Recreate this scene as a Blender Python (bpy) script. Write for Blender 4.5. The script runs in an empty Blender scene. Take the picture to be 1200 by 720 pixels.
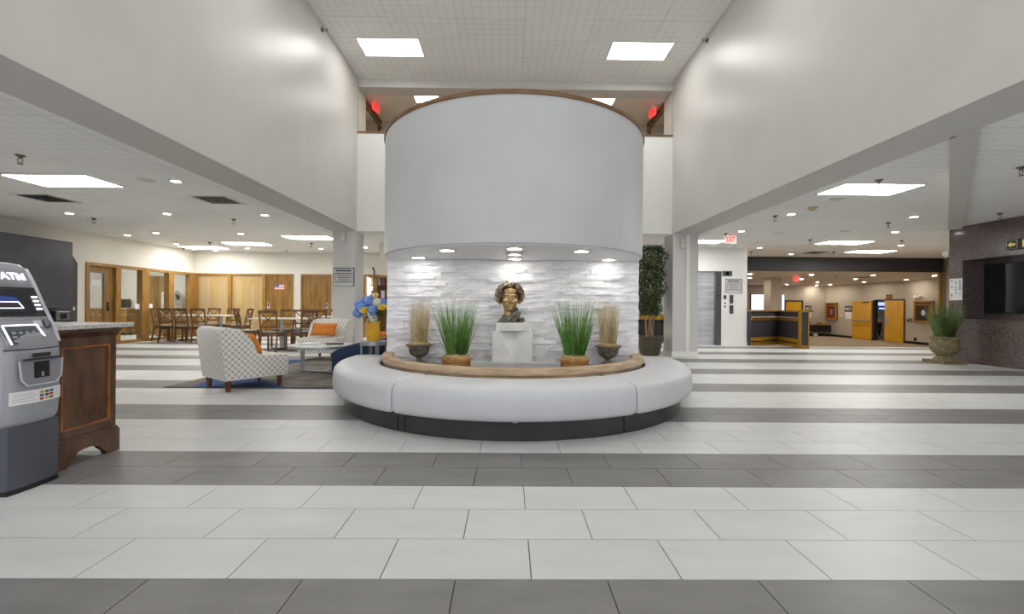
import bpy, bmesh, math, random
from mathutils import Matrix, Vector
random.seed(11)
PI = math.pi
scene = bpy.context.scene
COL = scene.collection

# ------------------------------------------------------------------ camera
cam_d = bpy.data.cameras.new('camera')
cam_d.sensor_fit = 'HORIZONTAL'; cam_d.sensor_width = 36.0; cam_d.lens = 515.03 / 1200 * 36.0
cam_d.shift_y = -1.0 / 1200; cam_d.clip_start = 0.05; cam_d.clip_end = 200
cam = bpy.data.objects.new('camera', cam_d); COL.objects.link(cam)
cam.matrix_world = Matrix.Translation((0, 0, 1.0993)) @ Matrix.Rotation(-0.0096, 4, 'Z') @ Matrix.Rotation(PI/2, 4, 'X') @ Matrix.Rotation(0.0081, 4, 'Z')
scene.camera = cam

# ------------------------------------------------------------------ light and exposure
world = bpy.data.worlds.new('world'); scene.world = world; world.use_nodes = True
bg = world.node_tree.nodes['Background']
bg.inputs[0].default_value = (0.97, 0.98, 1.0, 1); bg.inputs[1].default_value = 0.85   # even white fill added through the open rear; a glazed front is only assumed
scene.view_settings.view_transform = 'Standard'
scene.view_settings.look = 'None'
scene.view_settings.gamma = 1.0
scene.view_settings.use_curve_mapping = False
scene.view_settings.exposure = 0.48
scene.cycles.max_bounces = 16; scene.cycles.diffuse_bounces = 12; scene.cycles.transparent_max_bounces = 12
E_TROFFER = 9.0       # troffers of the high lobby and upper hall
E_LOW = 19.0          # troffers of the low ceilings
E_DOWN = 26.0         # recessed downlight lenses

# ------------------------------------------------------------------ materials
def lin(c):
    return tuple(((v/255)/12.92 if v/255 <= 0.04045 else ((v/255+0.055)/1.055)**2.4) for v in c)
MATS = {}
def newmat(name):
    m = bpy.data.materials.new(name); m.use_nodes = True
    nt = m.node_tree; b = nt.nodes['Principled BSDF']
    MATS[name] = m
    return m, nt, b
def N(nt, kind, **kw):
    n = nt.nodes.new(kind)
    for k, v in kw.items(): setattr(n, k, v)
    return n
def math_n(nt, op, a, b=None, clamp=False):
    n = N(nt, 'ShaderNodeMath', operation=op); n.use_clamp = clamp
    for i, v in enumerate((a, b)):
        if v is None: continue
        if isinstance(v, (int, float)): n.inputs[i].default_value = v
        else: nt.links.new(v, n.inputs[i])
    return n.outputs[0]
def mixc(nt, fac, a, b):
    n = N(nt, 'ShaderNodeMix', data_type='RGBA')
    for sock, v in ((n.inputs[0], fac), (n.inputs[6], a), (n.inputs[7], b)):
        if isinstance(v, (int, float)): sock.default_value = v
        elif isinstance(v, tuple): sock.default_value = (*v, 1)
        else: nt.links.new(v, sock)
    return n.outputs[2]
def mat(name, rgb, rough=0.5, metal=0.0, rgb2=None, scale=4.0, stretch=(1, 1, 1), detail=4.0, contrast=(0.35, 0.65),
        bump=0.0, bscale=40.0, rand=0.0, emit=0.0, spec=0.5, coat=0.0, sheen=0.0, alpha=1.0):
    m, nt, b = newmat(name)
    c = lin(rgb)
    b.inputs['Roughness'].default_value = rough; b.inputs['Metallic'].default_value = metal
    b.inputs['Specular IOR Level'].default_value = spec; b.inputs['Coat Weight'].default_value = coat
    b.inputs['Sheen Weight'].default_value = sheen
    b.inputs['Base Color'].default_value = (*c, 1)
    tc = N(nt, 'ShaderNodeTexCoord'); mp = N(nt, 'ShaderNodeMapping'); mp.inputs['Scale'].default_value = stretch
    nt.links.new(tc.outputs['Object'], mp.inputs[0])
    out = None
    oi = N(nt, 'ShaderNodeObjectInfo')
    if rgb2 is not None:
        vec = N(nt, 'ShaderNodeVectorMath', operation='ADD'); nt.links.new(mp.outputs[0], vec.inputs[0])
        if rand:
            sc = N(nt, 'ShaderNodeVectorMath', operation='SCALE'); sc.inputs[0].default_value = (37, 53, 71)
            nt.links.new(oi.outputs['Random'], sc.inputs['Scale']); nt.links.new(sc.outputs[0], vec.inputs[1])
        no = N(nt, 'ShaderNodeTexNoise'); no.inputs['Scale'].default_value = scale; no.inputs['Detail'].default_value = detail
        nt.links.new(vec.outputs[0], no.inputs['Vector'])
        mr = N(nt, 'ShaderNodeMapRange'); mr.inputs[1].default_value = contrast[0]; mr.inputs[2].default_value = contrast[1]
        nt.links.new(no.outputs[0], mr.inputs[0])
        out = mixc(nt, mr.outputs[0], c, lin(rgb2))
    if rand:
        hv = N(nt, 'ShaderNodeHueSaturation')
        v = math_n(nt, 'ADD', math_n(nt, 'MULTIPLY', oi.outputs['Random'], 2*rand), 1 - rand)
        nt.links.new(v, hv.inputs['Value'])
        if out is None: hv.inputs['Color'].default_value = (*c, 1)
        else: nt.links.new(out, hv.inputs['Color'])
        out = hv.outputs[0]
    if out is not None: nt.links.new(out, b.inputs['Base Color'])
    if bump:
        nb = N(nt, 'ShaderNodeTexNoise'); nb.inputs['Scale'].default_value = bscale; nb.inputs['Detail'].default_value = 5
        nt.links.new(mp.outputs[0], nb.inputs['Vector'])
        bp = N(nt, 'ShaderNodeBump'); bp.inputs['Strength'].default_value = bump; bp.inputs['Distance'].default_value = 0.01
        nt.links.new(nb.outputs[0], bp.inputs['Height']); nt.links.new(bp.outputs[0], b.inputs['Normal'])
    if emit:
        b.inputs['Emission Color'].default_value = (*c, 1); b.inputs['Emission Strength'].default_value = emit
    if alpha < 1: b.inputs['Alpha'].default_value = alpha
    return m

mat('paint_upper', (211, 208, 204), 0.36, rgb2=(206, 203, 199), scale=1.2, bump=0.03, bscale=160)
mat('paint_beam', (214, 212, 209), 0.55, rgb2=(208, 206, 203), scale=2)
mat('paint_cream', (218, 214, 205), 0.6, rgb2=(213, 209, 200), scale=1.5)
mat('paint_white', (238, 238, 235), 0.55, rgb2=(234, 234, 230), scale=1.5)
mat('paint_drum', (198, 200, 201), 0.45, rgb2=(193, 195, 196), scale=1.5, bump=0.05, bscale=90)
mat('paint_soffit', (232, 232, 234), 0.5, rgb2=(228, 228, 230), scale=2)
mat('paint_taupe', (190, 180, 166), 0.6, rgb2=(184, 174, 160), scale=1.4)
mat('paint_hall', (205, 196, 178), 0.6, rgb2=(200, 190, 172), scale=2)
mat('charcoal', (62, 61, 66), 0.55, rgb2=(56, 55, 60), scale=2)
mat('charcoal_gloss', (60, 60, 70), 0.35, rgb2=(68, 68, 78), scale=3)
mat('grout_light', (92, 92, 90), 0.8, rgb2=(80, 80, 78), scale=20)
mat('tile_white', (210, 210, 208), 0.42, rgb2=(203, 203, 201), scale=2.2, stretch=(1, 3, 1), rand=0.025, spec=0.4)
mat('tile_dark', (132, 130, 128), 0.42, rgb2=(121, 119, 117), scale=2.6, stretch=(1, 3, 1), rand=0.05, spec=0.4)
mat('carpet', (176, 158, 136), 0.95, rgb2=(142, 124, 106), scale=9, bump=0.4, bscale=200)
mat('wood_trim', (166, 125, 62), 0.4, rgb2=(130, 92, 40), scale=3, stretch=(14, 14, 1.2))
mat('wood_door', (152, 115, 56), 0.38, rgb2=(118, 84, 37), scale=2.6, stretch=(7, 7, 0.9))
mat('wood_pale', (222, 186, 136), 0.3, rgb2=(213, 175, 122), scale=3, stretch=(22, 22, 0.6))
mat('wood_yellow', (224, 172, 46), 0.35, rgb2=(208, 152, 34), scale=3, stretch=(8, 8, 0.8))
mat('wood_gold', (176, 132, 42), 0.4, rgb2=(138, 98, 26), scale=4, stretch=(2, 2, 12))
mat('wood_dark', (120, 82, 52), 0.4, rgb2=(86, 56, 34), scale=5, stretch=(8, 8, 1.5))
mat('wood_leg', (120, 70, 42), 0.35, rgb2=(92, 50, 28), scale=6, stretch=(9, 9, 2))
mat('wood_counter', (114, 78, 52), 0.35, rgb2=(62, 41, 29), scale=4, stretch=(3, 3, 1), contrast=(0.3, 0.7), coat=0.2)
mat('wood_counter_edge', (178, 112, 50), 0.35, rgb2=(130, 76, 34), scale=8)
mat('wood_rail', (196, 172, 142), 0.5, rgb2=(164, 138, 108), scale=4, stretch=(1.2, 1.2, 9))
mat('wood_cap', (134, 100, 66), 0.4, rgb2=(104, 74, 46), scale=3, stretch=(1.5, 1.5, 8))
mat('granite_top', (222, 219, 216), 0.2, rgb2=(168, 164, 162), scale=90, contrast=(0.42, 0.6))
mat('granite_brown', (116, 102, 99), 0.16, rgb2=(80, 69, 68), scale=34, detail=8, contrast=(0.36, 0.64), spec=0.6)
mat('leather', (207, 209, 213), 0.42, rgb2=(202, 204, 208), scale=3, bump=0.05, bscale=300)
mat('plinth_dark', (46, 47, 51), 0.3, rgb2=(54, 55, 59), scale=3)
mat('bed_stone', (128, 128, 132), 0.15, rgb2=(96, 96, 100), scale=6)
mat('concrete_pale', (220, 220, 216), 0.6, rgb2=(204, 205, 202), scale=6, bump=0.06, bscale=60)
mat('concrete_grey', (190, 191, 190), 0.55, rgb2=(174, 176, 176), scale=6)
mat('stone', (248, 248, 250), 0.7, rgb2=(222, 223, 231), scale=7, stretch=(1, 1, 3), contrast=(0.4, 0.72), bump=0.7, bscale=26, rand=0.07)
mat('stone_back', (190, 190, 196), 0.8)
mat('bronze', (200, 170, 122), 0.34, 0.65, rgb2=(136, 110, 78), scale=16, contrast=(0.35, 0.7))
mat('bronze_dark', (172, 154, 136), 0.32, 0.65, rgb2=(88, 72, 62), scale=22, contrast=(0.35, 0.65))
mat('bronze_green', (120, 122, 112), 0.45, 0.6, rgb2=(84, 78, 66), scale=14)
mat('iron_urn', (142, 132, 118), 0.7, 0.1, rgb2=(100, 90, 80), scale=22, bump=0.5, bscale=60)
mat('urn_stone', (152, 138, 104), 0.75, rgb2=(116, 103, 74), scale=14, bump=0.5, bscale=45)
mat('terracotta', (196, 148, 84), 0.7, rgb2=(170, 122, 64), scale=12, bump=0.2, bscale=60)
mat('moss', (196, 170, 122), 0.9, rgb2=(158, 128, 84), scale=40, bump=0.8, bscale=90)
mat('grass_green', (122, 164, 78), 0.5, rgb2=(66, 114, 50), scale=14, contrast=(0.3, 0.7))
mat('grass_olive', (128, 146, 86), 0.5, rgb2=(82, 106, 56), scale=14, contrast=(0.3, 0.7))
mat('grass_dry', (222, 208, 170), 0.7, rgb2=(186, 170, 130), scale=18, contrast=(0.3, 0.7))
mat('leaf', (84, 106, 58), 0.42, rgb2=(48, 70, 36), scale=9, contrast=(0.35, 0.65))
mat('bark', (176, 150, 116), 0.8, rgb2=(140, 114, 84), scale=20)
mat('soil', (66, 50, 38), 0.95, rgb2=(44, 33, 25), scale=30)
mat('pot_olive', (96, 88, 70), 0.45, 0.1, rgb2=(78, 72, 58), scale=5)
mat('navy', (32, 52, 88), 0.8, rgb2=(26, 42, 74), scale=5, sheen=0.3)
mat('orange', (226, 140, 56), 0.85, rgb2=(212, 124, 42), scale=12, bump=0.2, bscale=140)
mat('seat_grey', (132, 126, 124), 0.5, rgb2=(112, 106, 104), scale=12)
mat('table_white', (220, 216, 206), 0.3)
mat('aluminium', (178, 182, 186), 0.35, 0.7)
mat('grey_top', (206, 208, 208), 0.25)
mat('steel', (224, 226, 230), 0.42, 0.55, rgb2=(184, 187, 192), scale=1.6, stretch=(0.4, 0.4, 5))
mat('steel_dark', (120, 122, 126), 0.35, 0.9)
mat('chrome', (210, 210, 212), 0.12, 1.0)
mat('black', (20, 20, 22), 0.4)
mat('black_gloss', (10, 11, 13), 0.08, spec=0.6)
mat('sprinkler_metal', (112, 108, 96), 0.4, 0.5)
mat('off_white', (226, 224, 216), 0.5)
mat('yellowed', (196, 184, 150), 0.5)
mat('paper', (236, 236, 238), 0.8)
mat('ink', (70, 72, 76), 0.8)
mat('sign_face', (206, 208, 206), 0.5)
mat('sign_dark', (48, 42, 42), 0.5)
mat('gold', (206, 158, 40), 0.3, 0.55, rgb2=(186, 138, 30), scale=10)
mat('atm_grey', (168, 171, 178), 0.35, 0.25, rgb2=(160, 163, 170), scale=3)
mat('atm_panel', (150, 150, 156), 0.4, 0.3)
mat('atm_light', (208, 212, 224), 0.3, 0.4)
mat('atm_base', (86, 90, 100), 0.5, 0.2)
mat('blue_ink', (60, 96, 170), 0.6)
mat('red_ink', (190, 60, 44), 0.6)
mat('flower_blue', (158, 194, 246), 0.7, rgb2=(116, 158, 228), scale=30)
mat('flower_yellow', (244, 212, 60), 0.7, rgb2=(226, 184, 36), scale=30)
mat('flower_white', (240, 238, 228), 0.7)
mat('flower_cream', (236, 212, 150), 0.7)
mat('flower_leaf', (96, 128, 62), 0.6, rgb2=(66, 98, 42), scale=20)
mat('rug_taupe', (136, 128, 118), 0.95, rgb2=(108, 102, 96), scale=3.2, contrast=(0.4, 0.6), bump=0.3, bscale=250)
mat('rug_blue', (64, 92, 142), 0.95, rgb2=(50, 76, 124), scale=5, bump=0.3, bscale=250)
mat('rug_edge', (38, 58, 100), 0.95)
mat('skin', (206, 160, 132), 0.6)
mat('shirt_pink', (226, 176, 150), 0.8)
mat('trousers', (32, 32, 38), 0.85)
mat('hair_brown', (60, 42, 32), 0.6)
mat('display_red', (150, 44, 38), 0.7, rgb2=(120, 34, 32), scale=10)
mat('display_brown', (70, 46, 36), 0.7)
mat('light_glow', (255, 254, 250), 0.5, emit=E_TROFFER)
mat('light_low', (255, 254, 250), 0.5, emit=E_LOW)
mat('light_wing', (255, 246, 228), 0.5, emit=E_DOWN*6.5)
mat('light_soffit', (255, 250, 240), 0.5, emit=E_DOWN*.9)
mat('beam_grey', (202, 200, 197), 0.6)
mat('light_small', (255, 250, 238), 0.5, emit=E_DOWN)
mat('exit_red', (230, 30, 30), 0.5, emit=0.9)
mat('exit_face', (250, 236, 232), 0.5, emit=0.35)
mat('exit_glow', (240, 70, 64), 0.5, emit=0.7)
mat('key_light', (245, 248, 255), 0.5, emit=1.6)
mat('screen_blue', (44, 66, 130), 0.3, emit=0.25)
mat('screen_dark', (34, 36, 44), 0.2, emit=0.15)
mat('screen_white', (205, 214, 245), 0.3, emit=1.0)
mat('screen_navy', (30, 62, 130), 0.3, emit=0.6)
mat('merch_a', (150, 60, 84), 0.6, rgb2=(50, 40, 60), scale=22, contrast=(0.42, 0.58))
mat('merch_b', (120, 116, 130), 0.6, rgb2=(170, 60, 60), scale=26, contrast=(0.45, 0.58))

def glass_mat(name, tint=(0.96, 0.98, 0.97), refl=0.10):
    m = bpy.data.materials.new(name); m.use_nodes = True; nt = m.node_tree; nt.nodes.clear()
    o = N(nt, 'ShaderNodeOutputMaterial'); mx = N(nt, 'ShaderNodeMixShader'); t = N(nt, 'ShaderNodeBsdfTransparent'); g = N(nt, 'ShaderNodeBsdfGlossy')
    t.inputs[0].default_value = (*tint, 1); g.inputs['Roughness'].default_value = 0.02; mx.inputs[0].default_value = refl
    nt.links.new(t.outputs[0], mx.inputs[1]); nt.links.new(g.outputs[0], mx.inputs[2]); nt.links.new(mx.outputs[0], o.inputs[0])
    MATS[name] = m
glass_mat('glass')

def ceiling_mat():
    m, nt, b = newmat('ceiling_panel')
    tc = N(nt, 'ShaderNodeTexCoord'); sp = N(nt, 'ShaderNodeSeparateXYZ'); nt.links.new(tc.outputs['Object'], sp.inputs[0])
    def line(s):
        f = math_n(nt, 'FRACT', math_n(nt, 'ADD', math_n(nt, 'DIVIDE', s, 0.1524), 100.5))
        d = math_n(nt, 'ABSOLUTE', math_n(nt, 'SUBTRACT', f, 0.5))
        return math_n(nt, 'LESS_THAN', d, 0.03)
    ln = math_n(nt, 'MAXIMUM', line(sp.outputs[0]), line(sp.outputs[1]))
    no = N(nt, 'ShaderNodeTexNoise'); no.inputs['Scale'].default_value = 120; nt.links.new(tc.outputs['Object'], no.inputs['Vector'])
    col = mixc(nt, no.outputs[0], lin((248, 248, 246)), lin((236, 236, 234)))
    oi = N(nt, 'ShaderNodeObjectInfo'); hv = N(nt, 'ShaderNodeHueSaturation')
    nt.links.new(math_n(nt, 'ADD', math_n(nt, 'MULTIPLY', oi.outputs['Random'], 0.05), 0.975), hv.inputs['Value']); nt.links.new(col, hv.inputs['Color'])
    nt.links.new(mixc(nt, math_n(nt, 'MULTIPLY', ln, 0.32), hv.outputs[0], lin((168, 167, 164))), b.inputs['Base Color'])
    b.inputs['Roughness'].default_value = 0.8
ceiling_mat()
mat('ceiling_grid', (205, 204, 200), 0.7)

def trellis_mat():
    m, nt, b = newmat('trellis_fabric')
    uv = N(nt, 'ShaderNodeUVMap'); sp = N(nt, 'ShaderNodeSeparateXYZ'); nt.links.new(uv.outputs[0], sp.inputs[0])
    k = 2*PI/0.072
    u = math_n(nt, 'MULTIPLY', sp.outputs[0], k); v = math_n(nt, 'MULTIPLY', sp.outputs[1], k*0.95)
    cu = math_n(nt, 'COSINE', u); cv = math_n(nt, 'COSINE', v)
    s = math_n(nt, 'ADD', cu, cv)
    ln = math_n(nt, 'LESS_THAN', math_n(nt, 'ABSOLUTE', s), 0.26)
    nt.links.new(mixc(nt, ln, lin((232, 228, 220)), lin((150, 152, 160))), b.inputs['Base Color'])
    b.inputs['Roughness'].default_value = 0.85
trellis_mat()

# ------------------------------------------------------------------ mesh helpers
class MB:
    def __init__(s): s.bm = bmesh.new()
    def _m(s, verts, M):
        if M is not None: bmesh.ops.transform(s.bm, matrix=M, verts=verts)
    def box(s, x0, x1, y0, y1, z0, z1, M=None):
        vs = [s.bm.verts.new(p) for p in ((x0,y0,z0),(x1,y0,z0),(x1,y1,z0),(x0,y1,z0),(x0,y0,z1),(x1,y0,z1),(x1,y1,z1),(x0,y1,z1))]
        for f in ((3,2,1,0),(4,5,6,7),(0,1,5,4),(1,2,6,5),(2,3,7,6),(3,0,4,7)): s.bm.faces.new([vs[i] for i in f])
        s._m(vs, M); return s
    def prism(s, poly, z0, z1, M=None):
        a = [s.bm.verts.new((x, y, z0)) for x, y in poly]; c = [s.bm.verts.new((x, y, z1)) for x, y in poly]; n = len(poly)
        s.bm.faces.new(a[::-1]); s.bm.faces.new(c)
        for i in range(n): s.bm.faces.new((a[i], a[(i+1) % n], c[(i+1) % n], c[i]))
        s._m(a+c, M); return s
    def lathe(s, prof, seg=24, c=(0,0,0), M=None, cap=True):
        rings = []
        for r, z in prof:
            rings.append([s.bm.verts.new((c[0]+r*math.cos(2*PI*i/seg), c[1]+r*math.sin(2*PI*i/seg), c[2]+z)) for i in range(seg)])
        for a, b in zip(rings, rings[1:]):
            for i in range(seg): s.bm.faces.new((a[i], a[(i+1) % seg], b[(i+1) % seg], b[i]))
        if cap: s.bm.faces.new(rings[0][::-1]); s.bm.faces.new(rings[-1])
        s._m([v for r in rings for v in r], M); return s
    def cyl(s, c, r, h, seg=16, r2=None, M=None): return s.lathe([(r, 0), (r if r2 is None else r2, h)], seg, c, M)
    def tube(s, pts, r, seg=8):
        pts = [Vector(p) for p in pts]; rings = []
        rs = r if isinstance(r, (list, tuple)) else [r]*len(pts)
        up = None
        for i, p in enumerate(pts):
            t = (pts[min(i+1, len(pts)-1)] - pts[max(i-1, 0)]).normalized()
            if up is None: up = t.orthogonal().normalized()
            up = (up - t*up.dot(t)); up = up.normalized() if up.length > 1e-5 else t.orthogonal().normalized()
            w = t.cross(up)
            rings.append([s.bm.verts.new(p + (up*math.cos(2*PI*k/seg) + w*math.sin(2*PI*k/seg))*rs[i]) for k in range(seg)])
        for a, b in zip(rings, rings[1:]):
            for i in range(seg): s.bm.faces.new((a[i], a[(i+1) % seg], b[(i+1) % seg], b[i]))
        s.bm.faces.new(rings[0][::-1]); s.bm.faces.new(rings[-1]); return s
    def bar(s, p, q, w, t, up=(0,0,1)):
        p, q = Vector(p), Vector(q); d = q-p; L = d.length; d.normalize(); u = Vector(up); x = d.cross(u)
        x = x.normalized() if x.length > 1e-5 else Vector((1,0,0)); z = x.cross(d)
        M = Matrix.Translation(p) @ Matrix((x, d, z)).transposed().to_4x4()
        return s.box(-w/2, w/2, 0, L, -t/2, t/2, M)
    def ell(s, c, r, sub=2, M=None):
        g = bmesh.ops.create_icosphere(s.bm, subdivisions=sub, radius=1.0)
        T = Matrix.Translation(c) @ (M or Matrix.Identity(4)) @ Matrix.Diagonal((*r, 1))
        bmesh.ops.transform(s.bm, matrix=T, verts=g['verts']); return s
    def sweep(s, sections):                    # list of closed rings with the same count, capped
        rings = [[s.bm.verts.new(p) for p in sec] for sec in sections]; n = len(rings[0])
        for a, b in zip(rings, rings[1:]):
            for i in range(n): s.bm.faces.new((a[i], a[(i+1) % n], b[(i+1) % n], b[i]))
        s.bm.faces.new(rings[0][::-1]); s.bm.faces.new(rings[-1]); return s
    def quad(s, *pts):
        s.bm.faces.new([s.bm.verts.new(p) for p in pts]); return s
    def mesh(s, name, m, smooth=False, bevel=0.0, bseg=2, uv=False):
        bm = s.bm
        bmesh.ops.recalc_face_normals(bm, faces=bm.faces[:])
        if bevel:
            ed = [e for e in bm.edges if len(e.link_faces) == 2 and e.calc_face_angle(0) > 0.5]
            bmesh.ops.bevel(bm, geom=ed, offset=bevel, segments=bseg, affect='EDGES', profile=0.5, clamp_overlap=True)
        if uv:
            ul = bm.loops.layers.uv.new('UVMap'); bm.normal_update()
            for f in bm.faces:
                n = f.normal; ax = max(range(3), key=lambda i: abs(n[i]))
                for l in f.loops:
                    p = l.vert.co; l[ul].uv = ((p.y, p.z), (p.x, p.z), (p.x, p.y))[ax]
        me = bpy.data.meshes.new(name)
        bm.to_mesh(me); bm.free()
        me.materials.append(MATS[m])
        if smooth:
            for p in me.polygons: p.use_smooth = True
            if smooth != 'all':
                me.set_sharp_from_angle(angle=math.radians(40))
        return me
    def build(s, name, m, parent=None, **kw):
        return place(name, s.mesh(name, m, **kw), parent)
def place(name, me, parent=None, loc=(0,0,0), rz=0.0):
    o = bpy.data.objects.new(name, me); COL.objects.link(o); o.location = loc; o.rotation_euler = (0, 0, rz)
    if parent is not None: o.parent = parent
    return o
def tag(o, label, cat, group=None):
    o['label'] = label; o['category'] = cat
    if group: o['group'] = group
    return o
def thing(name, label, cat, loc=(0,0,0), rz=0.0, group=None):
    o = bpy.data.objects.new(name, None); COL.objects.link(o); o.location = loc; o.rotation_euler = (0, 0, rz); o.empty_display_size = 0.1
    return tag(o, label, cat, group)
def struct(o):
    o['kind'] = 'structure'; return o
def stuff(o):
    o['kind'] = 'stuff'; return o
CHILD = {}
def copy_tree(o, parent=None, label=None, group=None):
    c = o.copy(); COL.objects.link(c); c.parent = parent
    if label: c['label'] = label
    if group: c['group'] = group
    for ch in list(o.children): copy_tree(ch, c)
    return c
def B(x0, x1, y0, y1, z0, z1): return MB().box(x0, x1, y0, y1, z0, z1)
def RX(a): return Matrix.Rotation(a, 4, 'X')
def RY(a): return Matrix.Rotation(a, 4, 'Y')
def RZ(a): return Matrix.Rotation(a, 4, 'Z')
def T(*p): return Matrix.Translation(p)
def text_part(body, size, m, parent, M, extrude=0.002, name='lettering', fat=0.02):
    cu = bpy.data.curves.new(name, 'FONT'); cu.body = body; cu.size = size; cu.align_x = 'CENTER'; cu.align_y = 'CENTER'; cu.extrude = extrude; cu.offset = size*fat
    tmp = bpy.data.objects.new('tmp', cu); COL.objects.link(tmp)
    bpy.context.view_layer.update()
    me = bpy.data.meshes.new_from_object(tmp.evaluated_get(bpy.context.evaluated_depsgraph_get()))
    bpy.data.objects.remove(tmp); bpy.data.curves.remove(cu)
    me.transform(M); me.materials.clear(); me.materials.append(MATS[m]); me.name = name
    return place(name, me, parent)
def remesh(mb, name, m, parent, voxel=0.008, smooth_iter=4):
    me = mb.mesh(name + '_raw', m)
    tmp = bpy.data.objects.new('tmp', me); COL.objects.link(tmp)
    md = tmp.modifiers.new('r', 'REMESH'); md.mode = 'VOXEL'; md.voxel_size = voxel; md.use_smooth_shade = True
    ms = tmp.modifiers.new('s', 'SMOOTH'); ms.iterations = smooth_iter; ms.factor = 0.5
    bpy.context.view_layer.update()
    out = bpy.data.meshes.new_from_object(tmp.evaluated_get(bpy.context.evaluated_depsgraph_get()))
    bpy.data.objects.remove(tmp); bpy.data.meshes.remove(me)
    out.name = name; out.materials.clear(); out.materials.append(MATS[m])
    for p in out.polygons: p.use_smooth = True
    return place(name, out, parent)
# ------------------------------------------------------------------ the floor: striped rows of 12 x 24 inch tiles
TL, TW, ROW0 = 0.6096, 0.3048, 1.7670
BC = (0.065, 5.555)                                  # centre of the round bench and drum
floor = struct(MB().box(-10.5, 7.0, -2.0, 14.85, -0.12, -0.005).box(7.0, 15.2, -2.0, 12.6, -0.12, -0.005).build('floor', 'grout_light'))
def pix(X, Y): return 595 + 515*X/Y, 361 + 515*1.0993/Y
cells = []
for n in range(-11, 43):
    y0 = ROW0 + n*TW; y1 = y0 + TW
    off = 0.104 + (TW if n % 2 else 0.0)
    for k in range(-19, 27):
        x0 = off + k*TL; x1 = x0 + TL
        xa, xb, ya, yb = max(x0, -10.5), min(x1, 15.2), y0, min(y1, 14.85)
        if xb - xa < 0.03 or yb - ya < 0.02: continue
        if xa >= 7.0: yb = min(yb, 12.6)
        if yb - ya < 0.02: continue
        score = 0.0
        if ya > 1.3:
            (u0, v0), (u1, v1) = pix((xa+xb)/2 - 0.3, ya), pix((xa+xb)/2 + 0.3, ya)
            v2 = pix(0, yb)[1]
            vis = max(0, min(u1, 1200) - max(u0, 0)) * max(0, min(v0, 720) - v2)
            cx, cy = (xa+xb)/2 - BC[0], (ya+yb)/2 - BC[1]
            hid = math.hypot(cx, cy) < 1.8 or (abs(cx)*5.5/max(ya, .1) < 1.5 and ya > 4.2) or (xa < -2.9 and ya < 3.3)
            score = 0 if hid else vis
        full = xb - xa > TL - 0.001 and yb - ya > TW - 0.001
        cells.append((score, full, n % 5 in (3, 4), xa, xb, ya, yb))
cells.sort(key=lambda c: -c[0])
g = 0.0024
tile_me = {}
for dark in (False, True):
    tile_me[dark] = B(-TL/2+g, TL/2-g, -TW/2+g, TW/2-g, -0.010, 0.0).mesh('tile', 'tile_dark' if dark else 'tile_white')
rest = {False: MB(), True: MB()}; cnt = 0
for sc_, full, dark, xa, xb, ya, yb in cells:
    if cnt < 300 and full and sc_ > 0:
        place('tile', tile_me[dark], floor, ((xa+xb)/2, (ya+yb)/2, 0)); cnt += 1
    else: rest[dark].box(xa+g, xb-g, ya+g, yb-g, -0.010, 0.0)
stuff(rest[False].build('white_tile_field', 'tile_white', floor)); stuff(rest[True].build('grey_tile_field', 'tile_dark', floor))

# sunken carpeted wing behind the reception desk
c = MB(); c.prism([(12.6, 0.0), (17.0, -0.41), (24.4, -0.41), (24.4, -0.55), (12.6, -0.55)], 0, 10.85, Matrix(((0,0,1,7.0),(1,0,0,0),(0,1,0,0),(0,0,0,1))))
struct(c.build('floor_carpet', 'carpet'))
struct(B(17.72, 23.0, 18.9, 24.4, -0.55, -0.405).build('floor_meeting_room', 'carpet'))
struct(B(-14.6, -10.5, 10.5, 15.7, -0.12, 0.0).build('floor_pantry', 'tile_white'))

# ------------------------------------------------------------------ ceilings of scored lay-in panels
pan_cache = {}
def ceiling(name, x0, x1, y0, y1, z, lx, ly, m='ceiling_panel', th=0.12):
    o = struct(B(x0, x1, y0, y1, z+0.006, z+th).build(name, 'ceiling_grid'))
    nx, ny = math.ceil((x1-x0)/lx), math.ceil((y1-y0)/ly)
    for i in range(nx):
        for j in range(ny):
            a, b_, c_, d = x0+i*lx, min(x0+(i+1)*lx, x1), y0+j*ly, min(y0+(j+1)*ly, y1)
            w, h = b_-a, d-c_
            if w < 0.08 or h < 0.08: continue
            key = (round(w, 3), round(h, 3), m)
            if key not in pan_cache: pan_cache[key] = B(-w/2+.004, w/2-.004, -h/2+.004, h/2-.004, 0, 0.008).mesh('ceiling_panel', m)
            place('ceiling_panel', pan_cache[key], o, ((a+b_)/2, (c_+d)/2, z))
    return o
ceiling('ceiling', -3.39, 3.68, -2.0, 9.88, 6.17, 1.2192, 0.6096)
ceiling('ceiling_left', -10.5, -3.98, 0.5, 14.85, 2.85, 1.2192, 0.6096)
ceiling('ceiling_back', -3.98, 4.27, 9.97, 14.85, 2.85, 1.2192, 0.6096)
ceiling('ceiling_right', 4.27, 15.2, 0.5, 14.9, 2.85, 1.2192, 0.6096)
mat('ceiling_smooth', (232, 227, 218), 0.7, rgb2=(226, 221, 212), scale=2)
ceiling('ceiling_carpeted_wing', 7.0, 17.7, 14.9, 24.3, 2.38, 1.2192, 1.2192, 'ceiling_smooth')
struct(B(-14.6, -10.65, 10.5, 15.7, 2.6, 2.7).build('ceiling_pantry', 'paint_white'))
struct(B(17.86, 23.0, 18.9, 24.4, 2.1, 2.2).build('ceiling_meeting_room', 'ceiling_smooth'))
struct(B(-3.98, 4.27, 10.27, 11.75, 6.0, 6.12).build('ceiling_upper_hall', 'ceiling_smooth'))
struct(B(-3.39, 3.68, 9.88, 10.27, 5.99, 6.3).build('trim_1', 'paint_beam'))

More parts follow.
